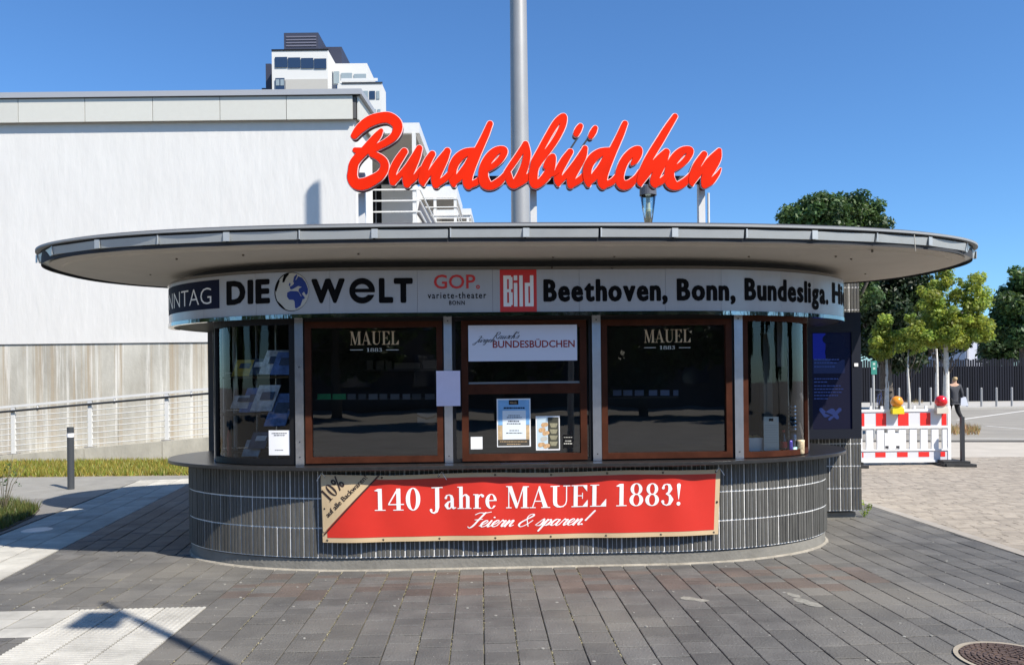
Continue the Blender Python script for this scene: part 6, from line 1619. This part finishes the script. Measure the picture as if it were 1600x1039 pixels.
def foot(x, w, name='rubber_foot'):
    b = MB(); P = [(x-w*.5, BYR-.38), (x+w*.5, BYR-.5), (x+w*.58, BYR-.42), (x+w*.42, BYR+.35), (x-w*.35, BYR+.42)]; b.prism(P, 0, .05); b.prism([(x+(p[0]-x)*.8, BYR+(p[1]-BYR)*.8) for p in P], .0505, .095); return b.put(name, FOOT, bar)
foot(bx_at(1478), .52); foot(X0+.1, .5)
pb_x = at(1504, 720, BYR-.3)[0]; pst = root('delineator_post', 'thin dark upright post standing in the barrier foot', 'post', (pb_x, BYR-.3, .05), 'W')
b = MB(); b.box(pb_x-.028, pb_x+.028, BYR-.33, BYR-.27, .06, at(1504, 651, BYR-.3)[2]); b.put('post', DARKMET, pst)
b = MB(); b.prism([(pb_x-.35, BYR-.42), (pb_x+.1, BYR-.42), (pb_x+.14, BYR-.25), (pb_x-.35, BYR-.2)], 0, .06); b.put('foot', FOOT, pst)
def wlamp(px, col, base, lb):
    x = bx_at(px); z0, z1, z2 = bz(646), bz(635.5), bz(618.5); o = root('warning_lamp', lb, 'warning lamp', (x, BYR-.06, z0), 'W')
    b = MB(); b.prism([(x-.105, BYR-.15), (x+.105, BYR-.15), (x+.09, BYR-.03), (x-.09, BYR-.03)], z0, z1-.02); b.prism([(x-.085, BYR-.14), (x+.085, BYR-.14), (x+.075, BYR-.04), (x-.075, BYR-.04)], z1-.02, z1+.01); b.put('battery_box', base, o)
    b = MB(); h_ = z2-z1; b.lathe([(.07, z1+.011), (.104, z1+h_*.3), (.108, z1+h_*.55), (.085, z1+h_*.85), (.03, z2)], x, BYR-.09, 20); b.put('lens', col, o, smooth=True)
wlamp(1398, mat('amber_lens', (.8, .28, .01), .2, coat=.6), mat('yellow_battery_box', (.72, .58, .02), .4), 'amber warning lamp with yellow battery box on the barrier')
wlamp(1466.5, mat('red_lens', (.65, .01, .012), .2, coat=.6), mat('cream_battery_box', (.6, .56, .46), .5), 'red warning lamp with cream battery box on the barrier')

# ------------------------------------------------------------------ background on the right
FY = 48.0; z_t = at(1450, 562, FY)[2]; z_b = .09
fen = root('palisade_fence', 'long dark steel palisade fence behind the bollards', 'fence', (30, FY, 0), 'W')
FM = mat('dark_fence_steel', (.009, .01, .016), .7, rand=.25, spec=.2)
x = at(1335, 600, FY)[0]; xe = at(1640, 600, FY)[0]; sp = .155
rod = mesh('slat', *(lambda b: (b.v, b.f))(MB().box(-.055, .055, -.02, .02, 0, z_t-z_b)), FM)
k = 0
while x < xe: 
    put('slat', rod, fen, loc=(x, FY, z_b+.05*math.sin(k*1.7))); x += sp; k += 1
for z in (.6, z_t-.5):
    b = MB(); b.box(at(1335, 600, FY)[0], xe, FY+.03, FY+.08, z, z+.06); b.put('rail', FM, fen)
b = MB(); b.box(at(1335, 600, FY)[0], xe+3, FY+.1, FY+.14, .1, z_t-.45); b.put('privacy_sheet', mat('dark_mesh_sheet', (.012, .013, .02), .9), fen)
bw_ = mesh('bollard', *(lambda b: (b.v, b.f))(MB().lathe([(.05, 0), (.05, 1.02), (.035, 1.05)], 0, 0, 10)), mat('pale_bollard_steel', (.3, .3, .3), .5))
names = ['far bollard leftmost, beside the green sign', 'far bollard left of the second whitewashed tree', 'far bollard between the second and third whitewashed trees', 'far bollard just left of the third whitewashed tree', 'first far bollard right of the walking woman', 'second far bollard right of the walking woman', 'third far bollard right of the walking woman', 'fourth far bollard right of the walking woman, nearest the right edge', 'far bollard at the right edge of the view']
for px, lb in zip((1361, 1405, 1437, 1454.5, 1511.5, 1533.5, 1557, 1581, 1606), names):
    Y = 42.5 if px < 1500 else 39.5; X, _, _ = at(px, 630, Y); o = put('bollard', bw_, None, loc=(X, Y, .0), frame='W'); tag(o, 'thin steel bollard, '+lb, 'bollard', 'bollards along the far footpath')
# four young whitewashed trees
def young(px, Y, pyb, crown, n, lb, seed, r0=.07):
    X, _, _ = at(px, pyb, Y); cl = []
    r = random.Random(seed)
    for (cx, cy, rx_, ry_, m_) in crown:
        x, _, z = at(cx, cy, Y); sx, sz = rx_*Y/F, ry_*Y/F
        for _ in range(m_):
            a, c, d = r.uniform(-1, 1), r.uniform(-1, 1), r.uniform(-1, 1); L_ = math.sqrt(a*a+c*c+d*d)+.01; q_ = r.random()**.5/L_
            s_ = r.uniform(.1, .26); cl.append((x+a*q_*sx, Y+c*q_*sx, z+d*q_*sz, s_, s_, s_*.8))
    return tree('young_tree', lb, (X, Y, 0), at(px, min(c[1] for c in crown), Y)[2]*.95, cl, int(n*1.2), .052, LEAFY, PALEB, r0, 10, seed, 'young trees by the parking area', lr=.45, lbark=BARK)
young(1386, 22.5, 645, [(1382, 540, 24, 20, 26), (1378, 510, 12, 22, 10)], 3800, 'leftmost young whitewashed tree with a small crown', 21, .075)
young(1420, 30, 628, [(1422, 532, 24, 22, 26), (1424, 505, 14, 18, 8)], 3400, 'second young whitewashed tree from the left, farther back', 22, .06)
young(1463, 27, 632, [(1458, 510, 26, 30, 34), (1450, 465, 20, 30, 14)], 5200, 'third young whitewashed tree with yellow-green crown', 23, .07)
young(1478, 21.5, 645, [(1486, 512, 46, 34, 120), (1500, 460, 44, 34, 44), (1480, 436, 14, 22, 10), (1535, 515, 16, 22, 14), (1440, 520, 24, 26, 22), (1455, 470, 22, 20, 10)], 15000, 'largest young whitewashed tree with broad yellow-green crown beside the woman', 24, .1)
# big dark tree behind the kiosk
def big(name, lb, Y, px, blobs, n, size, lm, seed, s=1.0, cat='tree', r0=.35, group='large trees in the background'):
    r = random.Random(seed); cl = []
    for (cx, cy, rx_, ry_, m_) in blobs:
        x, _, z = at(cx, cy, Y); sx, sz = rx_*Y/F, ry_*Y/F
        for _ in range(m_):
            a, c, d = r.gauss(0, 1), r.gauss(0, 1), r.gauss(0, 1); L_ = math.sqrt(a*a+c*c+d*d); q_ = r.uniform(.35, 1)/L_
            k = s*r.uniform(.6, 1.25); cl.append((x+a*q_*sx, Y+c*q_*sx, z+d*q_*sz, k, k, k*.75))
    X = at(px, 600, Y)[0]
    return tree(name, lb, (X, Y, 0), at(px, min(b_[1] for b_ in blobs), Y)[2], cl, n, size, lm, BARK, r0, 14, seed, group)
big('broadleaf_tree', 'large dark green tree rising above the right side of the kiosk roof', 34, 1320, [(1298, 348, 78, 46, 110), (1360, 342, 24, 36, 22), (1310, 440, 60, 60, 40)], 36000, .1, LEAFM, 31, .5)
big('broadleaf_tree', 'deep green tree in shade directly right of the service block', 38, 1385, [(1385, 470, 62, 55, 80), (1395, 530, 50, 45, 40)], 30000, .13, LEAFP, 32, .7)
big('broadleaf_tree', 'dark tree at the right edge of the view behind the fence', 55, 1600, [(1602, 490, 52, 62, 80), (1620, 440, 40, 30, 30)], 30000, .15, LEAFM, 33, .8)
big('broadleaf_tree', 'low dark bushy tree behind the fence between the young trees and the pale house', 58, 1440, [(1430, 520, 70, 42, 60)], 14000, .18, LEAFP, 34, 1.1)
big('broadleaf_tree', 'dark bushy tree between the pale house and the right edge tree', 64, 1572, [(1572, 535, 34, 36, 40)], 12000, .17, LEAFM, 36, .9)
# pale house
HYY = 70; hs_ = root('pale_house', 'pale blue-white house partly hidden behind the trees on the right', 'house', (at(1528, 560, HYY)[0], HYY, 0), 'W')
xa, xb = at(1508, 500, HYY)[0], at(1556, 500, HYY)[0]; zt_h = at(1530, 503, HYY)[2]
b = MB(); b.box(xa, xb, HYY, HYY+8, -.05, zt_h); b.put('wall', mat('house_wall', (.55, .57, .64), .9), hs_)
b = MB(); b.add([(xa-.3, HYY-.3, zt_h+.01), (xb+.3, HYY-.3, zt_h+.01), (xb+.3, HYY+8.3, zt_h+.01), (xa-.3, HYY+8.3, zt_h+.01), ((xa+xb)/2, HYY+4, zt_h+1.6)], [(0, 1, 4), (1, 2, 4), (2, 3, 4), (3, 0, 4), (0, 3, 2, 1)]); b.put('roof', mat('house_roof', (.12, .1, .1), .8), hs_)
for a, c, y0, y1 in ((1528, 1537, 536, 560), (1510, 1513, 530, 560), (1541, 1548, 536, 550)):
    A, B_ = at(a, y0, HYY), at(c, y1, HYY); b = MB(); b.box(A[0], B_[0], HYY-.08, HYY-.02, B_[2], A[2]); w__ = b.put('window', mat('house_window_frame', (.5, .5, .52), .6), hs_); b = MB(); b.box(A[0]+.08, B_[0]-.08, HYY-.1, HYY-.085, B_[2]+.08, A[2]-.08); b.put('pane', TGL, w__)
# green sign
SYY = 20.5; X, _, zt_s = at(1364.5, 564, SYY); gsn = root('green_sign', 'small green sign on a thin pole left of the young trees', 'sign', (X, SYY, 0), 'W')
b = MB(); b.tube([(X, SYY, 0), (X, SYY, zt_s-.05)], .03, 8); b.put('pole', mat('sign_pole', (.42, .42, .4), .5), gsn)
b = MB(); b.box(X-.075, X+.075, SYY-.04, SYY-.032, at(1364, 585, SYY)[2], zt_s); b.put('plate', mat('sign_green', (.03, .22, .17), .5), gsn)
for dz in (.08, .2):
    b = MB(); b.obox((X, SYY-.042, zt_s-dz), (1, 0, 1), (0, 1, 0), (1, 0, -1), .04, .001, .012); b.obox((X, SYY-.042, zt_s-dz), (1, 0, -1), (0, 1, 0), (1, 0, 1), .04, .0015, .012); b.put('symbol', mat('sign_pale_symbol', (.5, .6, .5), .5), gsn)
# bicycles
def bicycle(px, py, Y, ang, lb, col):
    X = at(px, py, Y)[0]; o = root('bicycle', lb, 'bicycle', (X, Y, 0), 'W', 'bicycles parked by the fence'); ca, sa = math.cos(ang), math.sin(ang)
    def P(u, z, w=0): return (X+u*ca-w*sa, Y+u*sa+w*ca, z)
    for u in (-.52, .52):
        b = MB(); b.tube([P(u+.33*math.cos(t), .34+.33*math.sin(t)) for t in [2*math.pi*k/20 for k in range(21)]], .018, 6, False); wh = b.put('wheel', FOOT, o)
        b = MB()
        for k in range(6):
            t = math.pi*k/6; b.tube([P(u+.31*math.cos(t), .34+.31*math.sin(t)), P(u-.31*math.cos(t), .34-.31*math.sin(t))], .003, 3)
        b.put('spokes', STEEL, wh)
    b = MB()
    for a, c in (((-.52, .34), (-.15, .3)), ((-.15, .3), (-.28, .85)), ((-.52, .34), (-.25, .75)), ((-.15, .3), (.35, .78)), ((-.26, .78), (.33, .86)), ((.52, .34), (.32, .95))): b.tube([P(*a), P(*c)], .016, 6)
    b.put('frame', mat(col[0], col[1], .4), o)
    b = MB(); b.tube([P(.32, .95), P(.3, 1.02)], .014, 6); b.tube([P(.25, 1.04, -.25), P(.32, 1.02, 0), P(.25, 1.04, .25)], .014, 6); b.put('handlebar', STEEL, o)
    b = MB(); b.obox(P(-.29, .92), (ca, sa, 0), (-sa, ca, 0), (0, 0, 1), .13, .06, .03); b.put('saddle', BLACK, o)
bicycle(1374, 610, 37, .9, 'dark bicycle parked left of the first young tree', ('bike_dark_blue', (.03, .04, .12)))
bicycle(1391, 612, 38, 1.2, 'dark bicycle partly hidden behind the first young tree trunk', ('bike_black', (.02, .02, .02)))
for (a, lb, px0, px1, py0, py1, n, h) in ((1, 'dry weeds in the joint behind the barrier at the woman\'s feet', 1480, 1530, 668, 678, 500, .22), (2, 'dry grass round the foot of the second young tree', 1405, 1442, 626, 634, 500, .35)):
    q_ = [gnd(px0, py1), gnd(px1, py1), gnd(px1, py0), gnd(px0, py0)]; grass('dry_grass', lb, q_, n, h, DRYG, 40+a, z=-.03, width=.014)
wx, wy = gnd(1349, 808); cl = [(wx+.02, wy, .06, .05, .04, .05), (wx+.06, wy-.02, .12, .04, .03, .05), (wx-.02, wy, .16, .03, .03, .05)]
wd_ = root('weed', 'small yellow-green weed at the foot of the service block corner', 'weed', (wx, wy, 0), 'W'); b = MB(); b.tube([(wx, wy, 0), (wx+.02, wy, .1), (wx, wy, .2)], .003, 4); b.put('stem', mat('weed_stem', (.2, .22, .05), .8), wd_); o = put('leaves', leaf_mesh('leaves', cl, 90, .016, LEAFY, 55), wd_); o['kind'] = 'stuff'

# ------------------------------------------------------------------ walking woman
def skin_obj(name, pts, edges, rad, m, parent, sub=2):
    me = bpy.data.meshes.new(name); me.from_pydata(pts, edges, []); o = bpy.data.objects.new(name, me); COL.objects.link(o)
    o.modifiers.new('s', 'SKIN'); ss = o.modifiers.new('u', 'SUBSURF'); ss.levels = ss.render_levels = sub
    for i, r_ in enumerate(rad): me.skin_vertices[0].data[i].radius = r_ if isinstance(r_, tuple) else (r_, r_)
    me.skin_vertices[0].data[0].use_root = True
    bpy.context.view_layer.update(); dg = bpy.context.evaluated_depsgraph_get(); m2_ = bpy.data.meshes.new_from_object(o.evaluated_get(dg)); bpy.data.objects.remove(o)
    m2_.materials.clear(); m2_.materials.append(m); m2_.polygons.foreach_set('use_smooth', [True]*len(m2_.polygons)); return put(name, m2_, parent)
PX, PY = gnd(1492, 668); PY = 25.6; PX = at(1490, 640, PY)[0]
per = root('person', 'woman in dark jacket and trousers with tan shoes walking away and carrying a pale bag', 'person', (PX, PY, 0), 'W')
SK = mat('skin', (.5, .3, .2), .6); JK = mat('charcoal_jacket', (.045, .047, .055), .85, var=.2); TRS = mat('black_trousers', (.012, .012, .014), .85)
def Q3(x, y, z): return (PX+x, PY+y, z-.02)
pts = [Q3(0, 0, .88), Q3(0, 0, 1.1), Q3(.02, 0, 1.32), Q3(.02, -.0, 1.42), Q3(.03, -.01, 1.5), Q3(.03, -.01, 1.6),
       Q3(-.09, 0, .82), Q3(-.12, .12, .46), Q3(-.16, .14, .09), Q3(-.16, .24, .04),
       Q3(.09, 0, .82), Q3(.14, -.02, .47), Q3(.24, -.16, .13), Q3(.25, -.06, .04),
       Q3(-.17, 0, 1.34), Q3(-.23, .06, 1.08), Q3(-.22, .14, .86), Q3(.2, 0, 1.34), Q3(.27, -.02, 1.08), Q3(.29, .06, .86)]
ed = [(0, 1), (1, 2), (2, 3), (3, 4), (4, 5), (0, 6), (6, 7), (7, 8), (8, 9), (0, 10), (10, 11), (11, 12), (12, 13), (2, 14), (14, 15), (15, 16), (2, 17), (17, 18), (18, 19)]
rad = [.13, .115, .12, .055, .075, .07, .085, .058, .036, .032, .085, .058, .036, .032, .055, .042, .03, .055, .042, .03]
skin_obj('body', pts, ed, rad, SK, per)
skin_obj('jacket', [pts[i] for i in (0, 1, 2, 14, 15, 17, 18)]+[Q3(-.225, .12, .93), Q3(.285, .03, .93), Q3(0, 0, .8)], [(0, 1), (1, 2), (2, 3), (3, 4), (2, 5), (5, 6), (4, 7), (6, 8), (0, 9)], [.155, .145, .15, .075, .06, .075, .06, .05, .05, .165], JK, per)
skin_obj('trousers', [Q3(0, 0, .84)]+[pts[i] for i in (6, 7)]+[Q3(-.155, .14, .16)]+[pts[i] for i in (10, 11)]+[Q3(.23, -.13, .2)], [(0, 1), (1, 2), (2, 3), (0, 4), (4, 5), (5, 6)], [.13, .1, .075, .055, .1, .075, .055], TRS, per)
for (a, c) in ((8, 9), (12, 13)): skin_obj('shoe', [pts[a][:2]+(pts[a][2]-.03,), pts[c]], [(0, 1)], [.045, .04], mat('tan_shoe', (.4, .25, .1), .6), per)
skin_obj('hair', [Q3(.03, -.03, 1.63), Q3(.03, -.05, 1.56), Q3(.03, -.06, 1.5)], [(0, 1), (1, 2)], [.085, .085, .06], mat('blond_hair', (.45, .33, .17), .7, var=.2), per)
for s_ in (-1, 1):
    b = MB(); b.lathe([(.003, 1.555), (.01, 1.56), (.003, 1.565)], PX+.03+s_*.03, PY+.062, 8); b.put('eye', INK, per)
b = MB(); b.obox(Q3(.03, .075, 1.55), (1, 0, 0), (0, 1, 0), (0, 0, 1), .01, .018, .02); b.put('nose', SK, per)
bag = root('handbag', 'pale blue-grey bag carried by the walking woman', 'bag', (PX+.36, PY-.02, .72), 'W')
b = MB(); x, y = PX+.34, PY+.02; b.add([(x-.12, y-.05, .66), (x+.14, y-.05, .64), (x+.14, y+.05, .64), (x-.12, y+.05, .66), (x-.09, y-.03, .93), (x+.07, y-.03, .94), (x+.07, y+.03, .94), (x-.09, y+.03, .93)], [(0, 3, 2, 1), (4, 5, 6, 7), (0, 1, 5, 4), (1, 2, 6, 5), (2, 3, 7, 6), (3, 0, 4, 7)]); b.put('pouch', mat('pale_bag', (.5, .53, .6), .7), bag)
b = MB(); b.tube([(x-.07, y, .92), (x-.03, y, 1.04), (x+.04, y, .93)], .008, 5); b.put('strap', mat('bag_strap', (.3, .3, .34), .7), bag)

# ------------------------------------------------------------------ the other side of the square (seen reflected in the glass)
rb_ = root('brick_house', 'dark brick house across the square behind the photographer, seen reflected in the windows', 'building', (0, -34, 0), 'W')
b = MB(); b.box(-32, 34, -42, -34, -.05, 9.5); b.put('wall', mat('dark_brick', (.11, .075, .06), .9, var=.2, vscale=3), rb_)
for k in range(14):
    for j in range(2):
        b = MB(); x = -28+k*4.2; b.box(x, x+1.8, -33.98, -33.9, 1.4+3.4*j, 3.4+3.4*j); b.put('window', TGL, rb_)
for k, (x, y, h) in enumerate(((-13, -21, 8), (-6, -24, 9), (1.5, -19, 7.5), (8.5, -22, 9), (15, -20, 8), (23, -24, 9), (-21, -24, 9), (-27, -13, 9), (-30, -3, 9), (-26, 5, 8), (29, -13, 9), (31, -4, 9), (30, 6, 8))):  # side trees at the end of the list are added to darken reflections
    cl = clump_field(x, y, h*.55, 3.6, 3, h*.36, 34, 1.1, 60+k)
    tree('square_tree', ['tree with broad crown at the far left across the square', 'tall tree second in the row across the square', 'low tree behind the photographer across the square', 'tall tree right of the middle across the square', 'tree beside the right end of the brick house', 'tree at the far right across the square', 'outermost left tree across the square', 'unseen tree added on the left side for dark reflections, nearest the brick house', 'unseen tree added on the left side for dark reflections, middle of three', 'unseen tree added on the left side for dark reflections, nearest the ramp', 'unseen tree added on the right side for dark reflections, nearest the brick house', 'unseen tree added on the right side for dark reflections, middle of three', 'unseen tree added on the right side for dark reflections, nearest the road'][k], (x, y, 0), h, cl, 6000, .28, LEAFD, BARK, .22, 8, 70+k, 'trees across the square')
